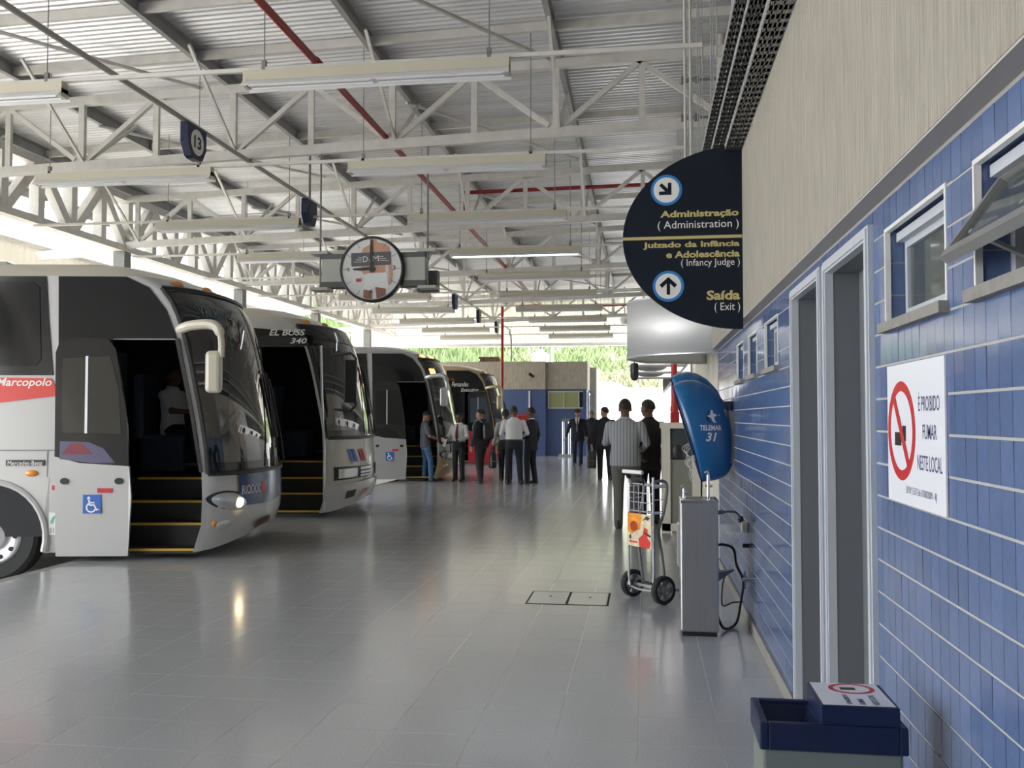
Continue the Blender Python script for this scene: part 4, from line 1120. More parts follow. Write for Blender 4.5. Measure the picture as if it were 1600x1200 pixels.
# silver curved canopy with its pale soffit
cn = thing('kiosk_canopy', 'curved silver metal canopy bulging from the wall beyond the sign', 'canopy', (XW, 10.78, 2.22))
M['silver'] = mat('satin_silver_panel', (0.74, 0.74, 0.74, 1), 0.55, metal=0.6)
solid(MB().lathe([(0.96, 0), (0.96, 0.62)], 40, None, cap=False, a0=PI / 2, a1=1.5 * PI).build('curved_fascia', M['silver'], cn), 0.012)
MB().lathe([(0.001, 0.60), (0.955, 0.60)], 40, None, cap=False, a0=PI / 2, a1=1.5 * PI).build('canopy_top', M['steel_grey'], cn)
b = MB(); b.tube([(0.962 * math.cos(a), 0.962 * math.sin(a), 0.0) for a in [PI / 2 + PI * i / 30 for i in range(31)]], 0.012, 6); b.tube([(0.962 * math.cos(a), 0.962 * math.sin(a), 0.62) for a in [PI / 2 + PI * i / 30 for i in range(31)]], 0.012, 6).build('edge_trim', M['alu'], cn)
M['soffit_white'] = mat('added_glow_soffit', (0.85, 0.85, 0.84, 1), 0.5, emit=(1, 0.98, 0.95, 1), estr=0.7)  # emission added: stands in for bright light on the awning, not a lamp
aw = thing('awning', 'white panel awning with added glow beyond the silver canopy', 'awning', (-0.26, 13.95, 2.5))
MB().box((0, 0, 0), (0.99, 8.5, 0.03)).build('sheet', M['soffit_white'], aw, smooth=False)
for q in range(4):
    MB().tube([(0, 0.2 + q * 2.6, -0.03), (0.99, 0.2 + q * 2.6, -0.03)], 0.025, 8).build('cross_bar', M['steel_grey'], aw)
for q in range(3):
    t = thing('dome_light', 'dark dome fitting under the white awning, %s of three' % NTH[q], 'lamp', (0.12, 14.9 + q * 2.5, 2.487), 0, 'dome fittings under the awning')
    MB().lathe([(0.30, 0.0), (0.28, -0.035), (0.20, -0.07), (0.1, -0.085), (0.001, -0.088)], 24).build('dome', M['steel_grey'], t)
    MB().lathe([(0.31, 0.0), (0.31, 0.012), (0.001, 0.012)], 24).build('flange', M['steel_grey'], t)
t = thing('dome_camera', 'small black camera hung under the silver canopy edge', 'camera', (-0.12, 11.6, 2.22))
MB().lathe([(0.001, -0.22), (0.03, -0.21), (0.05, -0.17), (0.052, -0.06), (0.045, 0.0)], 20).build('body', M['black'], t)
MB().tube([(0, 0, 0), (0, 0, 0.04), (0.35, 0, 0.05)], 0.012, 8).build('bracket', M['steel_grey'], t)
t = thing('fire_riser', 'red vertical fire riser with a red valve box behind the display counter', 'pipe', (0.43, 13.72, 0))
MB().tube([(0, 0, 0.0), (0, 0, 3.4)], 0.045, 14).build('riser', M['red'], t)
bevel(MB().box((-0.06, -0.08, 1.44), (0.07, 0.06, 1.63)).build('valve_box', M['red'], t, smooth=False), 0.015)
MB().lathe([(0.06, 1.63), (0.06, 1.70), (0.05, 1.72), (0.05, 1.8)], 14, cap=False).build('collar', M['red'], t)

# display counter beyond the telephones
dc = thing('display_counter', 'cream framed display counter behind the telephones', 'counter', (0.232, 12.75, 0))
for (x, y) in ((0, 0), (0.40, 0), (0, 0.6), (0.40, 0.6)): MB().box((x, y, 0), (x + 0.11, y + 0.08, 1.40)).build('post', M['cladding'], dc, smooth=False)
MB().box((-0.02, -0.02, 1.40), (0.525, 0.7, 1.475)).build('top', M['cladding'], dc, smooth=False)
MB().box((0.1, 0.03, 0.12), (0.42, 0.64, 0.98)).build('lower_panel', mat('grey_green_panel', (0.22, 0.22, 0.19, 1), 0.5), dc, smooth=False)
MB().box((0.1, 0.25, 0.98), (0.42, 0.6, 1.40)).build('back', M['dark'], dc, smooth=False)
MB().box((0.11, 0.03, 1.0), (0.41, 0.036, 1.40)).build('pane', M['glass_win'], dc, smooth=False)
MB().box((0.0, 0.0, 0.02), (0.5, 0.05, 0.12)).build('plinth', M['cladding'], dc, smooth=False)
t = tag(MB().lathe([(0.001, 0), (0.09, 0), (0.12, 0.06), (0.12, 0.16), (0.1, 0.2), (0.001, 0.21)], 20, Matrix.Translation((0.44, 12.88, 0.985))).build('black_pot', M['black']), 'black round pot behind the glass of the display counter', 'pot')

# ================================================================== THINGS ALONG THE WALL
# no-smoking notice
ns = thing('no_smoking_notice', 'white no-smoking notice on the blue tiles by the window', 'sign', (XW - 0.007, 3.075, 1.295))
fn = lambda a, h, o=0.0: (-0.003 - o, -a, h)
MB().box((-0.003, -0.566, 0), (0.002, 0, 0.414)).build('board', M['paper'], ns, smooth=False)
def nw(x, y): return ((x - 48) / (455 - 48), (y))
# positions on the board: a in 0..0.566, h in 0..0.414
b = MB(); ring_fn(b, 0.155, 0.215, 0.118, 0.148, fn, 44, 0, 0.0008); b.build('red_ring', M['red'], ns, smooth=False)
b = MB()
d = Vector((0.6, -0.8)); d.normalize(); n_ = Vector((-d.y, d.x)) * 0.014
b.prism([(0.155 - d.x*.135 + n_.x, 0.215 - d.y*.135 + n_.y), (0.155 + d.x*.135 + n_.x, 0.215 + d.y*.135 + n_.y), (0.155 + d.x*.135 - n_.x, 0.215 + d.y*.135 - n_.y), (0.155 - d.x*.135 - n_.x, 0.215 - d.y*.135 - n_.y)], fn, 0.0009, 0.0014)
b.build('red_bar', M['red'], ns, smooth=False)
MB().prism([(0.085, 0.17), (0.155, 0.17), (0.155, 0.21), (0.085, 0.21)], fn, 0.0002, 0.0007).prism([(0.17, 0.185), (0.205, 0.185), (0.205, 0.23), (0.17, 0.23)], fn, 0.0002, 0.0007).build('cigarette', M['black'], ns, smooth=False)
M['ink'] = mat('dark_blue_ink', (0.05, 0.05, 0.16, 1), 0.5)
for txt, a0, w, h0, hh in (('É PROIBIDO', 0.335, 0.19, 0.272, 0.052), ('FUMAR', 0.372, 0.125, 0.195, 0.04), ('NESTE LOCAL', 0.318, 0.222, 0.108, 0.042), ('LEI Nº 5.517 de 17/08/2009 - RJ', 0.20, 0.29, 0.028, 0.026)):
    lettering(txt, w, hh, lambda a, h: fn(a0 + a, h0 + h, 0.0006), M['ink'], ns, bold=0.004 if hh > .03 else 0)

# litter bin
bn = thing('litter_bin', 'navy topped double litter bin with a no-smoking lid against the wall', 'bin', (0.473, 2.49, 0))
M['bin_body'] = mat('grey_green_bin', (0.155, 0.18, 0.165, 1), 0.45)
bevel(MB().box((-0.176, 0.008, 0.02), (0.172, 0.215, 0.70)).build('body', M['bin_body'], bn, smooth=False), 0.008)
ZR, XA, XB, YB = 0.765, -0.183, 0.183, 0.222
b = MB()
b.box((XA, 0, ZR - 0.07), (XA + 0.022, YB, ZR)); b.box((XB - 0.022, 0, ZR - 0.07), (XB, YB, ZR))
b.box((XA + 0.022, 0, ZR - 0.07), (XB - 0.022, 0.022, ZR)); b.box((XA + 0.022, YB - 0.022, ZR - 0.07), (XB - 0.022, YB, ZR)); b.box((-0.033, 0.022, ZR - 0.07), (XB - 0.022, YB - 0.022, ZR - 0.005))
bevel(b.build('rim', M['navy_plastic'], bn, smooth=False), 0.004)
b = MB()
h0, h1 = ZR - 0.006, ZR - 0.066
o4 = [(XA + .02, .02), (-.033, .02), (-.033, YB - .02), (XA + .02, YB - .02)]; i4 = [(XA + .045, .05), (-.055, .05), (-.055, YB - .05), (XA + .045, YB - .05)]
for q in range(4):
    r = (q + 1) % 4
    b.add([(o4[q][0], o4[q][1], h0), (o4[r][0], o4[r][1], h0), (i4[r][0], i4[r][1], h1), (i4[q][0], i4[q][1], h1)], [(0, 1, 2, 3)])
b.build('funnel', M['navy_plastic'], bn, smooth=False)
MB().box((i4[0][0], i4[0][1], h1 - 0.004), (i4[2][0], i4[2][1], h1)).build('bin_mouth', M['dark'], bn, smooth=False)
bevel(MB().box((-0.030, 0.006, ZR - 0.005), (0.165, YB - 0.004, ZR + 0.048)).build('ash_lid', M['navy_plastic'], bn, smooth=False), 0.004)
ft = lambda a, h, o=0.0: (-0.022 + a, 0.014 + h, ZR + 0.0484 + o)
b = MB(); b.prism([(0, 0), (0.178, 0), (0.174, 0.2), (0.0, 0.2)], ft, 0, 0.001); st = b.build('lid_sticker', M['paper'], bn, smooth=False)
b = MB(); ring_fn(b, 0.10, 0.150, 0.038, 0.048, ft, 32, 0.001, 0.0015, 1.25); b.build('red_ring', M['red'], st, smooth=False)
MB().prism([(0.07, 0.138), (0.11, 0.138), (0.11, 0.16), (0.07, 0.16)], ft, 0.001, 0.0015).build('cigarette', M['black'], st, smooth=False)
for k, (txt, w) in enumerate((('É PROIBIDO', 0.082), ('FUMAR', 0.05), ('NESTE LOCAL', 0.085))):
    lettering(txt, w, 0.016, lambda a, h: ft(0.075 + 0.034 * k - h, 0.008 + a, 0.0018), M['ink'], st, bold=0.03)

# water cooler
wc = thing('water_cooler', 'stainless steel drinking fountain standing by the blue wall', 'water fountain', (0.382, 6.9, 0))
bevel(MB().box((-0.133, -0.15, 0.03), (0.133, 0.15, 0.945)).build('cabinet', M['stainless'], wc, smooth=False), 0.014, 3)
MB().box((-0.12, -0.135, 0.0), (0.12, 0.135, 0.03)).build('base', M['dark'], wc, smooth=False)
bevel(ring_yz(MB(), 0, 0, 0, 0, 0, 0, 0).box((-0.135, -0.152, 0.94), (0.135, -0.135, 0.962)).box((-0.135, 0.135, 0.94), (0.135, 0.152, 0.962)).box((-0.135, -0.135, 0.94), (-0.118, 0.135, 0.962)).box((0.118, -0.135, 0.94), (0.135, 0.135, 0.962)).build('basin_rim', M['chrome'], wc, smooth=False), 0.003)
for (x, y, h) in ((-0.1, 0.0, 0.09), (0.075, 0.03, 0.19)):
    b = MB(); b.tube([(x, y, 0.94), (x, y, 0.94 + h)], 0.012, 10); b.tube(wire([(x, y, 0.94 + h), (x - 0.0, y - 0.01, 0.965 + h), (x - 0.025, y - 0.01, 0.955 + h)], 4), 0.009, 8); b.tube([(x - 0.02, y, 0.955 + h * .5), (x + 0.03, y, 0.955 + h * .5)], 0.01, 8)
    b.build('tap', M['chrome'], wc)
MB().box((-0.150, -0.1, 0.48), (-0.133, 0.1, 0.78)).build('push_plate', M['alu'], wc, smooth=False)
MB().box((0.05, 0.152, 0.45), (0.10, 0.17, 0.5)).build('rear_outlet', M['black'], wc, smooth=False)
# its plug, hose and drain on the wall
t = thing('wall_socket', 'cream wall socket with a plugged grey cable beside the drinking fountain', 'socket', (XW - 0.006, 7.22, 0.745))
bevel(MB().box((-0.045, -0.045, -0.06), (0.0, 0.045, 0.02)).build('socket_box', M['lamp_body'], t, smooth=False), 0.006)
MB().tube(wire([(-0.25, -0.28, 0.11), (-0.19, -0.25, 0.115), (-0.10, -0.1, 0.10), (-0.06, -0.02, 0.06), (-0.05, 0, 0.01)], 6), 0.009, 8).tube([(-0.255, -0.28, 0.11), (-0.20, -0.26, 0.114)], 0.016, 8).build('cable', M['steel_grey'], t)
MB().tube([(-0.05, 0, 0.06), (-0.048, 0, 0.015)], 0.02, 8).build('plug', M['black'], t)
t = thing('water_hose', 'dark supply hose looping from the drinking fountain down the wall', 'hose', (XW - 0.006, 7.15, 0))
MB().tube(wire([(-0.25, -0.22, 0.62), (-0.2, -0.2, 0.625), (-0.12, -0.1, 0.58), (-0.09, 0, 0.45), (-0.04, 0.02, 0.33), (-0.06, 0.0, 0.18), (-0.1, -0.05, 0.03), (-0.2, -0.2, 0.02), (-0.25, -0.24, 0.12)], 6), 0.010, 8).build('hose', M['black'], t)
MB().tube([(0, 0.02, 0.34), (-0.05, 0.02, 0.34)], 0.018, 10).tube([(-0.03, 0.02, 0.27), (-0.03, 0.02, 0.40)], 0.009, 8).build('valve', M['chrome'], t)
MB().tube([(0, -0.05, 0.60), (-0.05, -0.05, 0.60)], 0.016, 10).build('wall_nipple', M['black'], t)
MB().tube(wire([(-0.14, 0.0, 0.40), (-0.19, -0.05, 0.34), (-0.2, -0.05, 0.16), (-0.12, 0.0, 0.17), (-0.04, 0.04, 0.17)], 6), 0.005, 6).build('thin_cable', M['black'], t)
b = MB(); b.add([(-0.25, -0.25, 0.42), (-0.12, -0.15, 0.44), (-0.12, -0.13, 0.425), (-0.25, -0.25, 0.36), (-0.25, -0.1, 0.42), (-0.25, -0.1, 0.36)], [(0, 1, 2, 3), (0, 4, 1), (3, 2, 5), (4, 5, 2, 1)]); b.build('drain_bracket', M['steel_grey'], t, smooth=False)

# telephones
M['phone_blue'] = mat('blue_fibreglass_hood', (0.012, 0.12, 0.30, 1), 0.28, coat=0.3, noise=0.05, nscale=6)
PROF = [(0.25, 1.82), (0.30, 1.855), (0.38, 1.868), (0.47, 1.855), (0.57, 1.795), (0.655, 1.70), (0.715, 1.58), (0.742, 1.45), (0.746, 1.32), (0.744, 1.20), (0.725, 1.11), (0.68, 1.045), (0.60, 1.012), (0.487, 1.0)]
def prof(t):
    k = min(int(t * (len(PROF) - 1)), len(PROF) - 2); f_ = t * (len(PROF) - 1) - k
    a, c = PROF[k], PROF[k + 1]
    return (a[0] + (c[0] - a[0]) * f_, a[1] + (c[1] - a[1]) * f_)
def open_(t): return (0.25 + (0.487 - 0.25) * t, 1.82 + (1.005 - 1.82) * t)
def wid(t): return 0.26 * max(0.0, math.sin(PI * (0.04 + 0.90 * t))) ** 0.5
def hood(t, a):
    P, Q = open_(t), prof(t); c, s = math.cos(a), math.sin(a)
    return (P[0] + (Q[0] - P[0]) * c, wid(t) * s, P[1] + (Q[1] - P[1]) * c)
for k, (yc, dz) in enumerate(((8.35, 0.0), (8.95, 0.10))):
    t = thing('telephone_hood', ('blue egg-shaped public telephone hood, the nearer one with white lettering' if k == 0 else 'blue egg-shaped public telephone hood tucked behind the lettered one'), 'telephone', (0.012, yc, dz), 0, 'public telephone hoods')
    ts = [i / 36 for i in range(37)]; as_ = [-PI / 2 + PI * i / 28 for i in range(29)]
    b = MB(); b.grid(lambda u, v: hood(u, v), ts, as_); solid(b.build('hood', M['phone_blue'], t, ang=180), 0.014, 1)
    for sg_ in (-1, 1):
        b = MB(); b.tube([hood(x, sg_ * PI / 2) for x in ts], 0.014, 8)
        b.tube([(hood(x, sg_ * PI / 2)[0] + 0.035, hood(x, sg_ * PI / 2)[1] * 1.01, hood(x, sg_ * PI / 2)[2] + 0.01) for x in ts[3:-2]], 0.008, 6); b.build('rim', M['navy_plastic'], t)
    bevel(MB().box((0.55, -0.13, 1.22), (0.70, 0.13, 1.62)).build('telephone', M['steel_grey'], t, smooth=False), 0.02)
    MB().tube(wire([(0.55, -0.15, 1.58), (0.53, -0.16, 1.5), (0.54, -0.15, 1.38)], 4), 0.018, 8).build('handset', M['black'], t)
    MB().box((0.70, -0.1, 1.15), (0.76, 0.1, 1.6)).build('wall_bracket', M['steel_grey'], t, smooth=False)
    for q in range(4):
        MB().tube(wire([(0.50, -0.1 + .05 * q, 1.25), (0.40 - .02 * q, -0.12 + .05 * q, 1.16), (0.37 + .02 * q, -0.12 + .06 * q, 1.06), (0.39, -0.1 + .05 * q, 0.99 + .02 * q)], 5), 0.0022, 6).build('loose_wire', M['letter_white'], t)
    if k == 0:
        def near(x, z, o=0.003):
            best = None
            for i in range(1, 160):
                tt = i / 160; P, Q = open_(tt), prof(tt); dx, dz_ = Q[0] - P[0], Q[1] - P[1]
                c = ((x - P[0]) * dx + (z - P[1]) * dz_) / (dx * dx + dz_ * dz_)
                e = (x - P[0] - dx * c) ** 2 + (z - P[1] - dz_ * c) ** 2
                if best is None or e < best[0]: best = (e, tt, c)
            c = min(0.999, max(0.0, best[2]))
            return (x, -wid(best[1]) * math.sqrt(1 - c * c) - 0.014 - o, z)
        lettering('TELEMAR', 0.19, 0.045, lambda a, h: near(0.455 + a, 1.438 + h), M['letter_white'], t, bold=0.03)
        lettering('31', 0.095, 0.075, lambda a, h: near(0.505 + a, 1.345 + h), M['letter_white'], t, bold=0.03, shear=0.25)
        b = MB(); pts = circle(0.565, 1.555, 0.055, 0.055, 24); b.prism(pts, lambda a, h, o: near(a, h, o), 0.0, 0.002); b.build('logo_disc', M['navy_plastic'], t)
        b = MB(); b.prism([(0.545, 1.57), (0.55, 1.61), (0.566, 1.612), (0.572, 1.58), (0.63, 1.578), (0.628, 1.566), (0.578, 1.556), (0.585, 1.52), (0.60, 1.50), (0.568, 1.51), (0.552, 1.545), (0.515, 1.562)], lambda a, h, o: near(a, h, o), 0.002, 0.004); b.build('logo_star', M['letter_white'], t, smooth=False)

# luggage trolley
ct = thing('luggage_trolley', 'chrome luggage trolley with a basket and an orange advert panel', 'trolley', (0.02, 8.02, 0), math.radians(-51.3))
for sg_ in (-1, 1):
    MM = Matrix.Translation((sg_ * 0.205, 0, 0.118)) @ Matrix.Rotation(PI / 2, 4, 'Y')
    w_ = MB().lathe([(0.085, -0.028), (0.108, -0.028), (0.118, -0.016), (0.118, 0.016), (0.108, 0.028), (0.085, 0.028)], 32, MM, cap=False).build('wheel', M['rubber'], ct)
    MB().lathe([(0.086, -0.02), (0.086, 0.02)], 32, MM, cap=False).build('rim', M['steel_grey'], w_)
    MB().lathe([(0.001, -0.03), (0.028, -0.03), (0.032, 0.0), (0.028, 0.03), (0.001, 0.03)], 20, MM).build('hub', M['steel_grey'], w_)
    for q in range(5):
        a = 2 * PI * q / 5 + 0.3
        b = MB(); b.prism([(0.024 * math.cos(a - .5), 0.024 * math.sin(a - .5)), (0.088 * math.cos(a - .32), 0.088 * math.sin(a - .32)), (0.088 * math.cos(a + .32), 0.088 * math.sin(a + .32)), (0.024 * math.cos(a + .5), 0.024 * math.sin(a + .5))], lambda x, y, o: tuple(MM @ Vector((x, y, o))), -0.014, 0.014)
        b.build('spoke', M['steel_grey'], w_, smooth=False)
MB().tube([(-0.2, 0, 0.118), (0.2, 0, 0.118)], 0.012, 10).build('axle', M['alu'], ct)
yf = -0.07
MB().tube(wire([(-0.165, yf, 1.05), (-0.165, yf, 0.6), (-0.165, yf, 0.16), (-0.11, yf, 0.105), (0.11, yf, 0.105), (0.165, yf, 0.16), (0.165, yf, 0.6), (0.165, yf, 1.05)], 5), 0.0115, 10).build('front_frame', M['chrome'], ct)
for sg_ in (-1, 1):
    MB().tube(wire([(sg_ * 0.15, yf, 1.0), (sg_ * 0.15, 0.04, 1.015), (sg_ * 0.15, 0.09, 0.96), (sg_ * 0.15, 0.05, 0.75), (sg_ * 0.15, 0.0, 0.60), (sg_ * 0.15, 0.03, 0.40), (sg_ * 0.15, 0.07, 0.12)], 5), 0.014, 10).build('side_tube', M['steel_grey'], ct)
    MB().bar((sg_ * 0.15, 0.07, 0.13), (sg_ * 0.15, 0.30, 0.06), 0.03, 0.02).build('toe_arm', M['steel_grey'], ct, smooth=False)
MB().bar((-0.17, 0.30, 0.06), (0.17, 0.30, 0.06), 0.03, 0.02).build('toe_bar', M['steel_grey'], ct, smooth=False)
MB().tube([(-0.15, 0.085, 0.965), (0.15, 0.085, 0.965)], 0.014, 10).build('top_tube', M['steel_grey'], ct)
b = MB()
for q in range(6):
    x = -0.155 + 0.31 * q / 5
    b.tube([(x, yf, 0.985), (x, yf, 0.745)], 0.004, 6); b.tube([(x, yf, 0.745), (x, 0.06, 0.745)], 0.004, 6)
for z in (0.985, 0.91, 0.83, 0.755): b.tube([(-0.165, yf, z), (0.165, yf, z)], 0.005, 6)
for q in range(3):
    for sg_ in (-1, 1): b.tube([(sg_ * 0.15, yf, 0.76 + .1 * q), (sg_ * 0.15, 0.06, 0.76 + .1 * q)], 0.004, 6)
b.build('wire_basket', M['chrome'], ct)
MB().tube([(-0.20, yf - 0.03, 1.085), (0.06, yf - 0.03, 1.085)], 0.017, 10).build('push_bar', M['letter_white'], ct)
MB().bar((-0.16, yf, 1.03), (-0.16, yf - 0.03, 1.09), 0.03, 0.03).bar((0.04, yf, 0.98), (0.04, yf - 0.03, 1.085), 0.012, 0.012).build('push_bar_bracket', M['black'], ct, smooth=False)
fa = lambda a, h, o=0.0: (-0.158 + a, yf - 0.014 - o, 0.455 + h)
M['ad_orange'] = mat('printed_orange', (0.75, 0.27, 0.02, 1), 0.4, noise=0.25, nscale=14)
M['ad_cream'] = mat('printed_cream', (0.66, 0.58, 0.40, 1), 0.4, noise=0.25, nscale=22)
b = MB(); b.prism([(0, 0), (0.316, 0), (0.316, 0.28), (0, 0.28)], fa, 0, 0.003); ad = b.build('advert_panel', M['ad_cream'], ct, smooth=False)
for nm_, pts, m_ in (('printed_orange_field', [(0.0, 0.12), (0.06, 0.10), (0.10, 0.13), (0.17, 0.15), (0.19, 0.28), (0.0, 0.28)], 'ad_orange'),
    ('printed_red_bloom', circle(0.085, 0.17, 0.055, 0.045, 14), 'stripe_red'), ('printed_red_dress', [(0.16, 0.0), (0.29, 0.0), (0.31, 0.05), (0.265, 0.09), (0.27, 0.16), (0.22, 0.17), (0.205, 0.11), (0.145, 0.07)], 'stripe_red'),
    ('printed_dark_hair', [(0.20, 0.22), (0.25, 0.27), (0.30, 0.255), (0.27, 0.23), (0.24, 0.24)], 'black'), ('printed_dark_sash', [(0.21, 0.125), (0.30, 0.09), (0.31, 0.11), (0.22, 0.14)], 'black'),
    ('printed_red_band', [(0.02, 0.03), (0.13, 0.03), (0.13, 0.045), (0.02, 0.045)], 'stripe_red'), ('printed_dark_patch', [(0.02, 0.06), (0.05, 0.06), (0.045, 0.1), (0.025, 0.09)], 'black')):
    b = MB(); b.prism(pts, fa, 0.003, 0.0035); b.build(nm_, M[m_], ad, smooth=False)

# inspection hatch in the floor
ht = thing('floor_hatch', 'twin flush floor hatch outlined in black in the walkway', 'hatch', (-0.65, 8.02, 0.0))
for k in (0, 1):
    x0_ = -0.335 + 0.34 * k
    MB().box((x0_ + 0.008, -0.262, -0.001), (x0_ + 0.322, 0.262, 0.0022)).build('cover_plate', M['floor_tile'], ht, smooth=False)
    MB().tube([(x0_ + 0.165, 0.05, 0.003), (x0_ + 0.185, 0.05, 0.003)], 0.004, 6).build('lifting_eye', M['dark'], ht)
b = MB()
for x in (-0.335, 0.0, 0.34): b.box((x - 0.009, -0.28, -0.001), (x + 0.009, 0.28, 0.0015))
for y in (-0.275, 0.275): b.box((-0.335, y - 0.012, -0.001), (0.34, y + 0.012, 0.0014))
b.build('frame', M['dark'], ht, smooth=False)

# ================================================================== FAR END
t = thing('roof_box', 'brown brick box on the roof of the far building', 'box', (-6.4, 38.3, 3.81))
b = MB()
M['brick'] = mat('brown_brick', (0.22, 0.13, 0.09, 1), 0.9, noise=0.2, nscale=20, island=0.2)
for r in range(3):
    for q in range(4):
        off = 0.1 if r % 2 else 0.0
        MB().box((-0.42 + 0.21 * q + off * .5, -0.2, 0.085 * r + 0.004), (-0.22 + 0.21 * q + off * .5, 0.2, 0.085 * r + 0.082)).build('brick', M['brick'], t, smooth=False)
t = thing('security_camera', 'small security camera on the plaster of the far building', 'camera', (-4.45, 37.26, 3.2))
MB().bar((0, 0, 0), (0, -0.2, 0.02), 0.03, 0.03).build('arm', M['black'], t, smooth=False)
MB().tube([(-0.12, -0.28, 0.1), (0.06, -0.2, -0.03)], 0.06, 10).build('body', M['black'], t)
t = thing('ticket_barrier', 'grey steel queue barrier against the far blue wall', 'barrier', (-3.05, 36.6, 0))
for x in (-0.12, 0.12): MB().tube([(x, 0, 0), (x, 0, 1.5)], 0.05, 10).build('post', M['alu'], t)
MB().box((-0.16, -0.1, 1.38), (0.2, 0.1, 1.5)).build('head', M['steel_grey'], t, smooth=False)
MB().box((-0.3, -0.2, 0), (0.3, 0.2, 0.1)).build('foot', M['alu'], t, smooth=False)
# pale rounded vehicle and gate beyond the exit
vb = thing('box_truck', 'pale round-topped truck body standing in the sunlit yard', 'truck', (-2.6, 46.5, 0.0))
prof2 = [(0, 0.45), (2.15, 0.45), (2.15, 2.5), (2.05, 2.75), (1.8, 3.0), (1.4, 3.2), (0.8, 3.32), (0.1, 3.36), (-0.6, 3.34), (-0.6, 0.45)]
b = MB(); b.prism(prof2, lambda a, z, o: (a, o, z), 0, 4.5); b.build('body', M['white'], vb, smooth=False)
for x in (0.75, 1.8): MB().box((x, -0.012, 0.5), (x + 0.03, 0.0, 2.75)).build('door_seam', M['steel_grey'], vb, smooth=False)
MB().box((0.7, -0.012, 2.72), (2.1, 0.0, 2.76)).build('door_seam', M['steel_grey'], vb, smooth=False)
MB().box((0.72, -0.03, 0.5), (0.78, 0.0, 1.6)).build('lock_bar', M['steel_grey'], vb, smooth=False)
for x in (0.0, 1.8):
    for y in (0.6, 3.8): MB().lathe([(0.001, -0.12), (0.4, -0.12), (0.43, -0.08), (0.43, 0.08), (0.4, 0.12), (0.001, 0.12)], 20, Matrix.Translation((x, y, 0.41)) @ Matrix.Rotation(PI / 2, 4, 'Y')).build('wheel', M['rubber'], vb)
ga = thing('yard_barrier', 'low white barrier across the exit beyond the walkers', 'barrier', (-2.0, 42.6, -0.02))
MB().box((0, 0, 0.3), (5.5, 0.06, 0.75)).build('rail', M['white'], ga, smooth=False)
for q in range(6): MB().box((0.05 + q * 1.05, -0.02, 0), (0.13 + q * 1.05, 0.08, 0.8)).build('post', M['white'], ga, smooth=False)
# water tank and lamp on the hill
t = thing('water_tank', 'white square water tank on the hillside above the far building', 'tank', (-6.95, 62.5, 4.2))
bevel(MB().box((-0.55, -0.55, 0.35), (0.55, 0.55, 1.7)).build('tank', M['white'], t, smooth=False), 0.12)
MB().box((-0.3, -0.3, 1.7), (0.2, 0.3, 1.95)).build('lid', M['white'], t, smooth=False)
for x in (-0.45, 0.45):
    for y in (-0.45, 0.45): MB().box((x - 0.08, y - 0.08, -4.0), (x + 0.1, y + 0.1, 0.4)).build('leg', M['cladding'], t, smooth=False)
tag(MB().tube([(-6.1, 62, 0.3), (-6.1, 62, 6.6)], 0.09, 10).build('lamp_pole', M['alu']), 'pale pole beside the white tank on the hillside', 'pole')
t = thing('hill_floodlight', 'small white floodlight high on the hillside', 'lamp', (2.6, 62.5, 6.3))
MB().box((-0.5, -0.2, 0), (0.5, 0.2, 0.55)).build('head', M['white'], t, smooth=False)
MB().tube([(0, 0.1, -6.0), (0, 0.1, 0.05)], 0.08, 8).build('mast', M['steel_grey'], t)
t = thing('ceiling_spot', 'small white pendant spotlight under the far roof end', 'lamp', (-0.75, 36.9, 5.2))
MB().lathe([(0.001, 0.0), (0.13, 0.02), (0.2, 0.2), (0.16, 0.34), (0.05, 0.4)], 16).build('globe', M['letter_white'], t)
MB().tube([(0, 0, 0.4), (0, 0, 1.5)], 0.02, 6).build('stem', M['steel_grey'], t)
# ================================================================== PEOPLE
def remesh(b, vox, it=3, name='body', m=None, ang=180, fac=0.5):
    me = b.mesh(name, m)
    o = bpy.data.objects.new('tmp', me); COL.objects.link(o)
    md = o.modifiers.new('r', 'REMESH'); md.mode = 'VOXEL'; md.voxel_size = vox; md.use_smooth_shade = True
    if it:
        s = o.modifiers.new('s', 'SMOOTH'); s.factor = fac; s.iterations = it
    dg = bpy.context.evaluated_depsgraph_get()
    out = bpy.data.meshes.new_from_object(o.evaluated_get(dg))
    bpy.data.objects.remove(o); bpy.data.meshes.remove(me)
    out.name = name
    if m and not out.materials: out.materials.append(m)
    out.polygons.foreach_set('use_smooth', [True] * len(out.polygons))
    return out

def loft(b, secs, n=20):
    """closed stack of ellipses: (centre, rx, ry)"""
    vs, fs = [], []
    for c, rx, ry in secs:
        for j in range(n):
            a = 2 * PI * j / n
            vs.append((c[0] + rx * math.cos(a), c[1] + ry * math.sin(a), c[2]))
    for i in range(len(secs) - 1):
        for j in range(n):
            k = (j + 1) % n
            fs.append((i*n+j, i*n+k, (i+1)*n+k, (i+1)*n+j))
    fs.append(tuple(range(n))[::-1]); fs.append(tuple((len(secs)-1)*n+j for j in range(n)))
    return b.add(vs, fs)
def limb(b, pts, rs, n=12):
    b.tube(pts, rs, n)
    for p, r in zip(pts, rs): b.sphere(p, r * 0.995, 12)
    return b

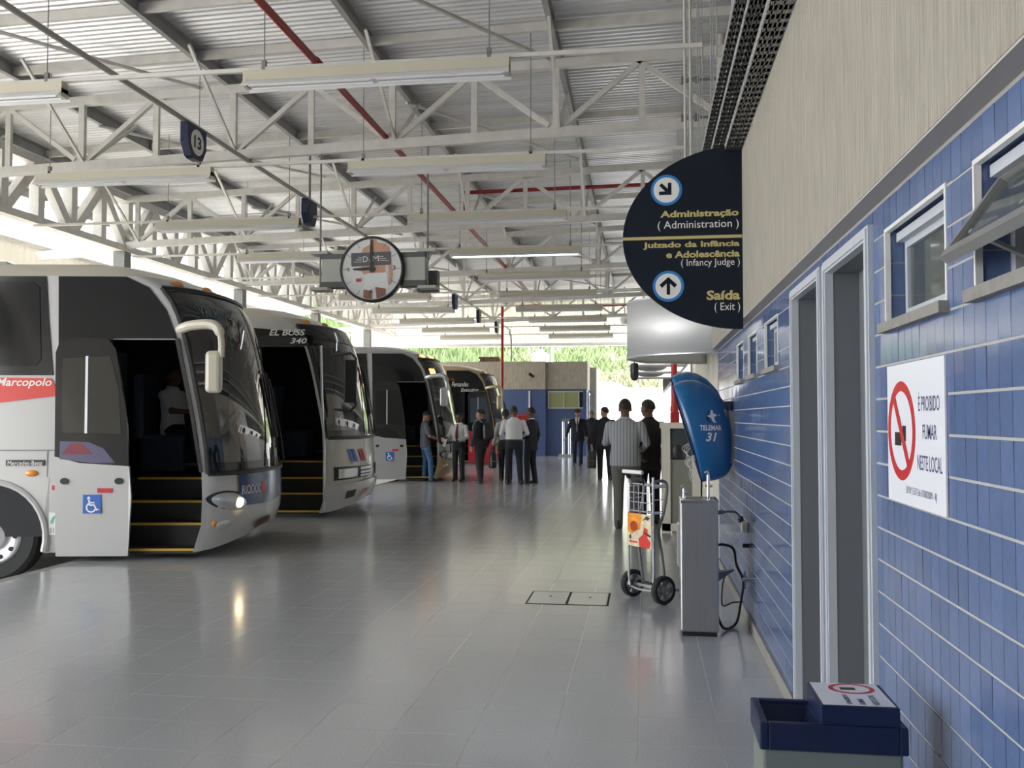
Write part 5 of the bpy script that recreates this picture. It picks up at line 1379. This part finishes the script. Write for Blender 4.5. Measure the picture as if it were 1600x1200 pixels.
def hand(b, wrist, d, side_, curl=0.5):
    d = Vector(d).normalized(); s = Vector(side_); s = (s - d * s.dot(d)).normalized(); n = d.cross(s)
    w = Vector(wrist)
    limb(b, [w, w + d * 0.05], [0.026, 0.03])
    for i in range(4):
        o = (i - 1.5) * 0.021
        limb(b, [w + d * 0.03 + s * o * 0.8, w + d * 0.085 + s * o], [0.014, 0.0125], 8)
        l = (0.034, 0.042, 0.04, 0.03)[i]
        p0 = w + d * 0.085 + s * o; p1 = p0 + (d * math.cos(curl) + n * math.sin(curl)) * l
        p2 = p1 + (d * math.cos(curl * 2.2) + n * math.sin(curl * 2.2)) * l * 0.85
        limb(b, [p0, p1, p2], [0.0105, 0.0095, 0.0085], 8)
    t0 = w + d * 0.02 + s * 0.025
    t1 = t0 + (d * 0.6 + s * 0.7 + n * 0.3).normalized() * 0.04
    limb(b, [t0, t1, t1 + (d * 0.9 + s * 0.1 + n * 0.4).normalized() * 0.032], [0.015, 0.012, 0.01], 8)

def person(label, x, y, rot, h, top, top_m, trouser_m, skin, feet=((-0.1, 0.0), (0.1, 0.0)), armL=None, armR=None, head=(0, 0), hair=True, sleeve='long', tie=None, cap=None, girth=1.0, seated=False, z=0.0, shoe=None, group=None, belt=True):
    """faces local +y; joints laid out for 1.75 m and scaled"""
    t = thing('person', label, 'person', (x, y, z), math.radians(rot), group)
    s = h / 1.75; g_ = girth
    def fin(b): b.v = [(v[0]*s, v[1]*s, v[2]*s) for v in b.v]; return b
    hipz = 0.93
    shL, shR = Vector((-0.178 * g_, -0.01, 1.385)), Vector((0.178 * g_, -0.01, 1.385))
    aL = armL or (Vector((-0.255, -0.03, 1.13)), Vector((-0.26, 0.05, 0.88)))
    aR = armR or (Vector((0.255, -0.03, 1.13)), Vector((0.26, 0.05, 0.88)))
    aL = [Vector(v) for v in aL]; aR = [Vector(v) for v in aR]
    legs = []
    for sg, (fx, fy) in zip((-1, 1), feet):
        hp = Vector((sg * 0.088 * g_, 0, hipz))
        if seated:
            legs.append([hp, Vector((sg * 0.12, 0.42, hipz + 0.03)), Vector((sg * 0.13, 0.50, hipz - 0.40))])
        else:
            an = Vector((fx, fy, 0.085)); kn = (hp + an) / 2 + Vector((0, 0.035 + abs(fy) * 0.12, 0.02))
            legs.append([hp, kn, an])
    HR = Matrix.Translation((0, 0.0, 1.535)) @ Matrix.Scale(1.07, 4) @ Matrix.Rotation(math.radians(head[0]), 4, 'Z') @ Matrix.Rotation(math.radians(head[1]), 4, 'X') @ Matrix.Translation((0, 0, -1.56))
    # body: one continuous figure
    b = MB()
    hb = MB()
    hb.sphere((0, 0.0, 1.665), (0.074, 0.094, 0.098), 20); hb.sphere((0, 0.035, 1.605), (0.056, 0.062, 0.075), 16)
    hb.sphere((0, 0.03, 1.565), (0.04, 0.045, 0.035), 12); hb.sphere((0, 0.098, 1.63), (0.013, 0.02, 0.026), 10); hb.sphere((0, 0.105, 1.62), (0.016, 0.016, 0.012), 10)
    hb.sphere((0, 0.088, 1.662), (0.05, 0.012, 0.010), 10)
    for sg in (-1, 1): hb.sphere((sg * 0.077, -0.005, 1.635), (0.011, 0.022, 0.033), 10)
    b.add(hb.v, hb.f, HR)
    limb(b, [(0, -0.015, 1.42), (0, -0.005, 1.56)], [0.066, 0.058])
    loft(b, [((0, 0, 0.86), 0.145*g_, 0.095*g_), ((0, 0, 0.95), 0.16*g_, 0.11*g_), ((0, 0, 1.08), 0.14*g_, 0.1*g_), ((0, 0, 1.28), 0.165*g_, 0.11*g_), ((0, -0.005, 1.40), 0.165*g_, 0.085*g_), ((0, -0.01, 1.47), 0.07, 0.055)])
    for sh, ar, sg in ((shL, aL, -1), (shR, aR, 1)):
        limb(b, [sh, ar[0], ar[1]], [0.05, 0.042, 0.03])
        d = (ar[1] - ar[0]).normalized()
        hand(b, ar[1] + d * 0.01, d, Vector((0, 1, 0.05)) if abs(d.y) < 0.8 else Vector((-sg, 0, 0.3)), 0.45)
    for lg in legs:
        limb(b, lg, [0.078, 0.055, 0.04])
        d = Vector((0, 1, 0)); limb(b, [lg[2] + Vector((0, -0.02, -0.04)), lg[2] + Vector((0, 0.13, -0.055))], [0.032, 0.026])
    link('body', remesh(fin(b), 0.0085, 2, 'body', skin), t)
    # face
    e = MB(); ml = MB()
    for sg in (-1, 1): e.sphere((sg * 0.031, 0.086, 1.642), (0.011, 0.009, 0.007), 8)
    ml.sphere((0, 0.094, 1.588), (0.022, 0.008, 0.006), 8)
    bw = MB()
    for sg in (-1, 1): bw.sphere((sg * 0.032, 0.096, 1.665), (0.02, 0.006, 0.005), 8)
    for q in (e, ml, bw): q.v = [tuple(HR @ Vector(v)) for v in q.v]
    fin(e).build('eyes', M['black'], t); fin(ml).build('mouth', M['lip'], t); fin(bw).build('eyebrows', M['hair'], t)
    if hair:
        hm = MB(); vs, fs = [], []; na, nr = 28, 10
        for i in range(nr + 1):
            for j in range(na):
                az = 2 * PI * j / na                    # 0 = front
                lim = math.radians(54 + 56 * (0.5 - 0.5 * math.cos(az)) ** 0.8)
                th = lim * i / nr
                vs.append((0.077 * math.sin(th) * math.sin(az), 0.0 + 0.098 * math.sin(th) * math.cos(az) - 0.003, 1.667 + 0.102 * math.cos(th)))
        for i in range(nr):
            for j in range(na):
                k = (j + 1) % na; fs.append((i*na+j, i*na+k, (i+1)*na+k, (i+1)*na+j))
        hm.add(vs, fs, HR); o = fin(hm).build('hair', M['hair'], t, ang=180); solid(o, 0.008, 1)
    if cap:
        cb = MB(); vs, fs = [], []; na = 28
        for i in range(8):
            th = math.radians(88) * i / 7
            for j in range(na):
                az = 2 * PI * j / na; vs.append((0.088 * math.sin(th) * math.sin(az), 0.108 * math.sin(th) * math.cos(az), 1.69 + 0.1 * math.cos(th)))
        for i in range(7):
            for j in range(na):
                k = (j + 1) % na; fs.append((i*na+j, i*na+k, (i+1)*na+k, (i+1)*na+j))
        cb.add(vs, fs, HR)
        cb.add([tuple(p) for p in ((-0.075, 0.08, 1.69), (0.075, 0.08, 1.69), (0.06, 0.15, 1.68), (0, 0.175, 1.678), (-0.06, 0.15, 1.68))], [(0, 1, 2, 3, 4)], HR)
        solid(fin(cb).build('cap', cap, t, ang=180), 0.008, 1)
    # trousers
    b = MB()
    loft(b, [((0, 0, 0.80), 0.15*g_, 0.10*g_), ((0, 0, 0.93), 0.178*g_, 0.128*g_), ((0, 0, 1.03), 0.162*g_, 0.116*g_)])
    for lg in legs:
        a_ = lg[2] + Vector((0, 0, -0.035))
        limb(b, [lg[0] + Vector((0, 0, -0.02)), lg[1], a_], [0.098*g_, 0.075, 0.062])
    link('trousers', remesh(fin(b), 0.013, 4, 'trousers', trouser_m), t)
    # shoes
    for lg in legs:
        q = lg[2]; b = MB()
        dz = -0.045
        loft(b, [((q.x, q.y + 0.05, q.z - 0.085), 0.045, 0.135), ((q.x, q.y + 0.05, q.z - 0.06), 0.046, 0.136), ((q.x, q.y + 0.03, q.z - 0.03), 0.042, 0.105), ((q.x, q.y - 0.01, q.z + 0.0), 0.036, 0.055), ((q.x, q.y - 0.02, q.z + 0.03), 0.036, 0.045)])
        link('shoe', remesh(fin(b), 0.012, 2, 'shoe', shoe or M['black']), t)
    # upper garment
    b = MB()
    lo = 0.76 if top == 'jacket' else (0.985 if top == 'tucked' else 0.84)
    fl = 1.10 if top == 'jacket' else (0.98 if top == 'tucked' else 1.05)
    loft(b, [((0, 0, lo), 0.178*g_*fl, 0.125*g_*fl), ((0, 0, 0.98 if lo < .95 else 1.03), 0.176*g_*(1.06 if top != 'tucked' else 1.0), 0.128*g_*(1.06 if top != 'tucked' else 1.02)), ((0, 0, 1.10), 0.168*g_, 0.122*g_), ((0, 0, 1.28), 0.192*g_, 0.13*g_), ((0, -0.005, 1.37), 0.205*g_, 0.112*g_), ((0, -0.01, 1.42), 0.165*g_, 0.095*g_), ((0, -0.01, 1.465), 0.11*g_, 0.08*g_), ((0, -0.01, 1.50), 0.066, 0.062)])
    for sh, ar in ((shL, aL), (shR, aR)):
        if sleeve == 'long':
            limb(b, [sh, ar[0], ar[0] + (ar[1] - ar[0]) * 0.93], [0.066*g_, 0.055, 0.044])
        elif sleeve == 'rolled':
            limb(b, [sh, ar[0], ar[0] + (ar[1] - ar[0]) * 0.35], [0.066*g_, 0.058, 0.05])
        else:
            limb(b, [sh, sh + (ar[0] - sh) * 0.75], [0.068*g_, 0.062])
    link({'jacket': 'jacket', 'tucked': 'shirt', 'loose': 'shirt'}[top], remesh(fin(b), 0.013, 9, 'top', top_m), t)
    b = MB(); b.tube([(0.066 * math.cos(a), -0.008 + 0.06 * math.sin(a), 1.488 + 0.012 * math.sin(-a)) for a in [2 * PI * i / 20 for i in range(20)]], 0.016, 8, closed=True)
    fin(b).build('collar', M['letter_white'] if tie else top_m, t)
    if tie:
        b = MB(); pts = [(1.465, 0.062, 0.018), (1.44, 0.098, 0.012), (1.36, 0.132, 0.022), (1.25, 0.147, 0.030), (1.12, 0.143, 0.036), (1.06, 0.138, 0.022), (1.04, 0.136, 0.003)]
        if top == 'jacket':
            # shirt front under the jacket
            f_ = MB(); f_.grid(lambda u, v: (u * (0.075 - 0.07 * v), 0.068 + 0.078 * min(1, v * 2.2) + 0.004, 1.47 - 0.28 * v), [-1, 0, 1], [0, .25, .5, .75, 1]); fin(f_).build('shirt_front', M['letter_white'], t)
        b.grid(lambda u, k: (u * pts[k][2], pts[k][1] * g_ + (0.008 if top != 'jacket' else 0.012) - abs(u) * 0.004, pts[k][0]), [-1, 0, 1], list(range(len(pts))))
        solid(fin(b).build('tie', tie, t), 0.006, 0)
    if top == 'tucked' and belt:
        b = MB(); b.tube([(0.172*g_ * math.cos(a), 0.124*g_ * math.sin(a), 1.0) for a in [2 * PI * i / 28 for i in range(28)]], 0.016, 6, closed=True); fin(b).build('belt', M['black'], t)
    return t

M['lip'] = mat('lips', (0.20, 0.06, 0.05, 1), 0.5)
M['shirt_white'] = mat('white_shirt', (0.56, 0.57, 0.57, 1), 0.85, bump=0.4, bscale=18)
M['shirt_grey'] = mat('light_grey_shirt', (0.40, 0.41, 0.42, 1), 0.85, bump=0.4, bscale=18)
M['tee'] = mat('slate_tee', (0.085, 0.09, 0.115, 1), 0.9, bump=0.4, bscale=18)
M['jeans'] = mat('blue_jeans', (0.075, 0.16, 0.30, 1), 0.9, noise=0.25, nscale=10, bump=0.3, bscale=30)
M['jeans_dark'] = mat('dark_jeans', (0.02, 0.028, 0.055, 1), 0.9, noise=0.2, nscale=10)
M['suit'] = mat('black_suit', (0.012, 0.013, 0.018, 1), 0.85, bump=0.4, bscale=16)
M['charcoal'] = mat('charcoal_cloth', (0.030, 0.030, 0.033, 1), 0.9, bump=0.4, bscale=16)
M['khaki'] = mat('grey_khaki_trousers', (0.13, 0.125, 0.115, 1), 0.9, bump=0.4, bscale=16)
M['tie_red'] = mat('dark_red_tie', (0.14, 0.012, 0.02, 1), 0.6)
M['tie_grey'] = mat('grey_tie', (0.10, 0.10, 0.11, 1), 0.6)
M['maroon'] = mat('maroon_cap', (0.06, 0.02, 0.025, 1), 0.8)
# striped shirt: fine vertical stripes woven into the cloth
sm = bpy.data.materials.new('striped_shirt'); sm.use_nodes = True
nt = sm.node_tree; pb = nt.nodes['Principled BSDF']; pb.inputs['Roughness'].default_value = 0.85
tc = nt.nodes.new('ShaderNodeTexCoord'); sp = nt.nodes.new('ShaderNodeSeparateXYZ'); m1 = nt.nodes.new('ShaderNodeMath'); m1.operation = 'MULTIPLY'; m1.inputs[1].default_value = 22.0
m2 = nt.nodes.new('ShaderNodeMath'); m2.operation = 'FRACT'; m3 = nt.nodes.new('ShaderNodeMath'); m3.operation = 'GREATER_THAN'; m3.inputs[1].default_value = 0.78
mx = nt.nodes.new('ShaderNodeMix'); mx.data_type = 'RGBA'
nt.links.new(tc.outputs['Object'], sp.inputs[0]); nt.links.new(sp.outputs['X'], m1.inputs[0]); nt.links.new(m1.outputs[0], m2.inputs[0]); nt.links.new(m2.outputs[0], m3.inputs[0]); nt.links.new(m3.outputs[0], mx.inputs['Factor'])
mx.inputs['A'].default_value = (0.36, 0.37, 0.39, 1); mx.inputs['B'].default_value = (0.15, 0.155, 0.17, 1)
nt.links.new(mx.outputs['Result'], pb.inputs['Base Color'])

V = Vector
person('man in a slate T-shirt and blue jeans handing over a paper at the coach door', -5.27, 22.08, -62, 1.70, 'loose', M['tee'], M['jeans'], M['skin_a'],
    feet=((-0.12, 0.0), (0.12, 0.12)), sleeve='short', armL=(V((-0.24, 0.06, 1.12)), V((-0.14, 0.36, 1.02))), armR=(V((0.25, 0.05, 1.13)), V((0.12, 0.34, 1.03))), head=(-5, -22))
person('driver in a white shirt and dark red tie facing the walkway', -4.46, 22.2, 165, 1.66, 'tucked', M['shirt_white'], M['suit'], M['skin_b'],
    armL=(V((-0.25, 0.02, 1.12)), V((-0.10, 0.24, 1.04))), armR=(V((0.26, 0.06, 1.15)), V((0.20, 0.31, 1.12))), tie=M['tie_red'], head=(12, -10))
pk = person('man in dark clothes wearing a black backpack beside the coaches', -3.82, 21.63, 55, 1.74, 'loose', M['charcoal'], M['charcoal'], M['skin_a'],
    feet=((-0.09, -0.08), (0.1, 0.1)), head=(25, -5))
b = MB(); loft(b, [((0, -0.22, 1.02), 0.12, 0.07), ((0, -0.25, 1.06), 0.15, 0.11), ((0, -0.25, 1.22), 0.155, 0.115), ((0, -0.22, 1.38), 0.13, 0.085), ((0, -0.19, 1.44), 0.08, 0.05)])
bp_ = link('backpack', remesh(b, 0.014, 4, 'backpack', M['black'])); bp_.location = (-3.82, 21.63, 0); bp_.rotation_euler = (0, 0, math.radians(55))
tag(bp_, 'black backpack on the back of the man in dark clothes', 'backpack')
b = MB()
for sg in (-1, 1): b.tube(wire([(sg*0.09, -0.15, 1.42), (sg*0.11, -0.02, 1.50), (sg*0.12, 0.12, 1.38), (sg*0.14, 0.1, 1.2), (sg*0.14, -0.12, 1.1)], 5), 0.018, 6)
b.build('strap', M['black'], bp_)
person('man in a grey shirt and dark trousers carrying a black bag', -3.34, 22.36, 12, 1.74, 'tucked', M['shirt_grey'], M['suit'], M['skin_b'],
    feet=((-0.10, 0.02), (0.10, -0.06)), armL=(V((-0.25, -0.05, 1.13)), V((-0.30, 0.02, 0.88))), head=(-10, 0))
person('tall man in a white shirt and black trousers seen from behind', -2.99, 21.32, 5, 1.80, 'tucked', M['shirt_white'], M['suit'], M['skin_b'], girth=1.12,
    feet=((-0.15, 0.0), (0.15, 0.02)), armL=(V((-0.29, -0.02, 1.14)), V((-0.16, 0.18, 1.05))), armR=(V((0.30, 0.0, 1.15)), V((0.17, 0.2, 1.08))), head=(8, -4))
person('man in a black suit with white collar standing with the white-shirted men', -2.65, 21.79, 62, 1.77, 'jacket', M['suit'], M['suit'], M['skin_b'],
    feet=((-0.08, 0.05), (0.10, -0.05)), tie=M['tie_grey'], armL=(V((-0.26, 0.0, 1.13)), V((-0.15, 0.2, 1.0))), head=(15, 0))
person('man in a dark jacket and knitted cap walking towards the camera', -2.14, 30.1, 178, 1.80, 'jacket', M['suit'], M['jeans_dark'], M['skin_a'],
    feet=((-0.11, 0.12), (0.11, -0.1)), tie=M['tie_grey'], cap=M['maroon'], girth=1.1, armL=(V((-0.28, -0.02, 1.14)), V((-0.29, 0.1, 0.90))), armR=(V((0.30, -0.05, 1.14)), V((0.36, 0.05, 0.90))))
person('man in a dark coat and grey cap walking behind the man in the knitted cap', -1.86, 33.28, 180, 1.79, 'jacket', M['charcoal'], M['suit'], M['skin_a'],
    feet=((-0.10, -0.08), (0.10, 0.12)), cap=M['steel_grey'])
person('man in a black suit walking away carrying a black travel bag', -0.98, 23.16, 12, 1.80, 'jacket', M['suit'], M['suit'], M['skin_a'], girth=1.12,
    feet=((-0.10, 0.08), (0.12, -0.10)), armL=(V((-0.27, -0.03, 1.13)), V((-0.31, 0.02, 0.87))), head=(40, 0))
person('man in a striped shirt and grey trousers standing with his back turned', -0.27, 13.2, -6, 1.80, 'loose', sm, M['khaki'], M['skin_b'], girth=1.15,
    feet=((-0.09, -0.06), (0.12, 0.10)), armL=(V((-0.28, 0.03, 1.16)), V((-0.10, 0.22, 1.20))), armR=(V((0.29, 0.03, 1.15)), V((0.20, 0.24, 1.05))), head=(14, -4))
person('man in a dark jacket with hands behind him next to the striped shirt', 0.06, 13.75, 20, 1.80, 'jacket', M['charcoal'], M['charcoal'], M['skin_b'], girth=1.05,
    armL=(V((-0.27, -0.12, 1.14)), V((-0.22, -0.2, 1.0))), armR=(V((0.27, -0.1, 1.14)), V((0.16, -0.17, 0.98))), head=(35, -6))
# the driver at the wheel of the first coach
c_, s_ = math.cos(R_(9.5)), math.sin(R_(9.5))
dl = V((-1.42, 0.5, 0.0)); dw = (-4.50 + dl.x * c_ - dl.y * s_, 10.93 + dl.x * s_ + dl.y * c_)
person('driver in a pale shirt seated inside the nearest coach', dw[0], dw[1], -90 + 9.5 - 20, 1.72, 'loose', M['shirt_white'], M['suit'], M['skin_b'], seated=True, z=ROAD + 0.72,
    sleeve='short', armL=(V((-0.22, 0.16, 1.18)), V((-0.12, 0.42, 1.16))), armR=(V((0.22, 0.16, 1.18)), V((0.12, 0.42, 1.16))))

def handbag(label, x, y, z, rot, w, d, h, name='travel_bag'):
    t = thing(name, label, 'bag', (x, y, z), math.radians(rot))
    b = MB(); loft(b, [((0, 0, 0), w*.45, d*.45), ((0, 0, h*.1), w*.5, d*.5), ((0, 0, h*.7), w*.48, d*.45), ((0, 0, h*.95), w*.4, d*.3), ((0, 0, h), w*.35, d*.2)])
    link('bag_body', remesh(b, 0.014, 3, 'bag_body', M['black']), t)
    MB().tube(wire([(-w*.25, 0, h*.97), (-w*.18, 0, h + .09), (0, 0, h + .115), (w*.18, 0, h + .09), (w*.25, 0, h*.97)], 5), 0.012, 8).build('handle', M['black'], t)
    MB().tube([(-w*.3, -d*.47, h*.45), (w*.3, -d*.47, h*.45)], 0.008, 6).build('zip', M['steel_grey'], t)
    return t
def hand_pos(x, y, rot, h, wrist, down=0.10):
    a = math.radians(rot); s = h / 1.75
    return (x + (wrist[0] * math.cos(a) - wrist[1] * math.sin(a)) * s, y + (wrist[0] * math.sin(a) + wrist[1] * math.cos(a)) * s, wrist[2] * s - down)
p = hand_pos(-0.98, 23.16, 12, 1.80, (-0.315, 0.03, 0.87)); handbag('black travel bag held by the man walking away in a suit', p[0], p[1], p[2] - 0.50, 12, 0.24, 0.34, 0.42)
p = hand_pos(-3.34, 22.36, 12, 1.74, (-0.31, 0.03, 0.88)); handbag('black bag held by the man in the grey shirt', p[0], p[1], p[2] - 0.46, 12, 0.20, 0.30, 0.38)
tag(MB().box((0, 0, 0), (0.15, 0.004, 0.21)).build('ticket_paper', M['letter_white'], smooth=False), 'white paper passed between the man in jeans and the driver', 'paper')
o = bpy.data.objects['ticket_paper']; o.location = (-4.93, 22.14, 0.86); o.rotation_euler = (0.2, 0.2, 0.1)
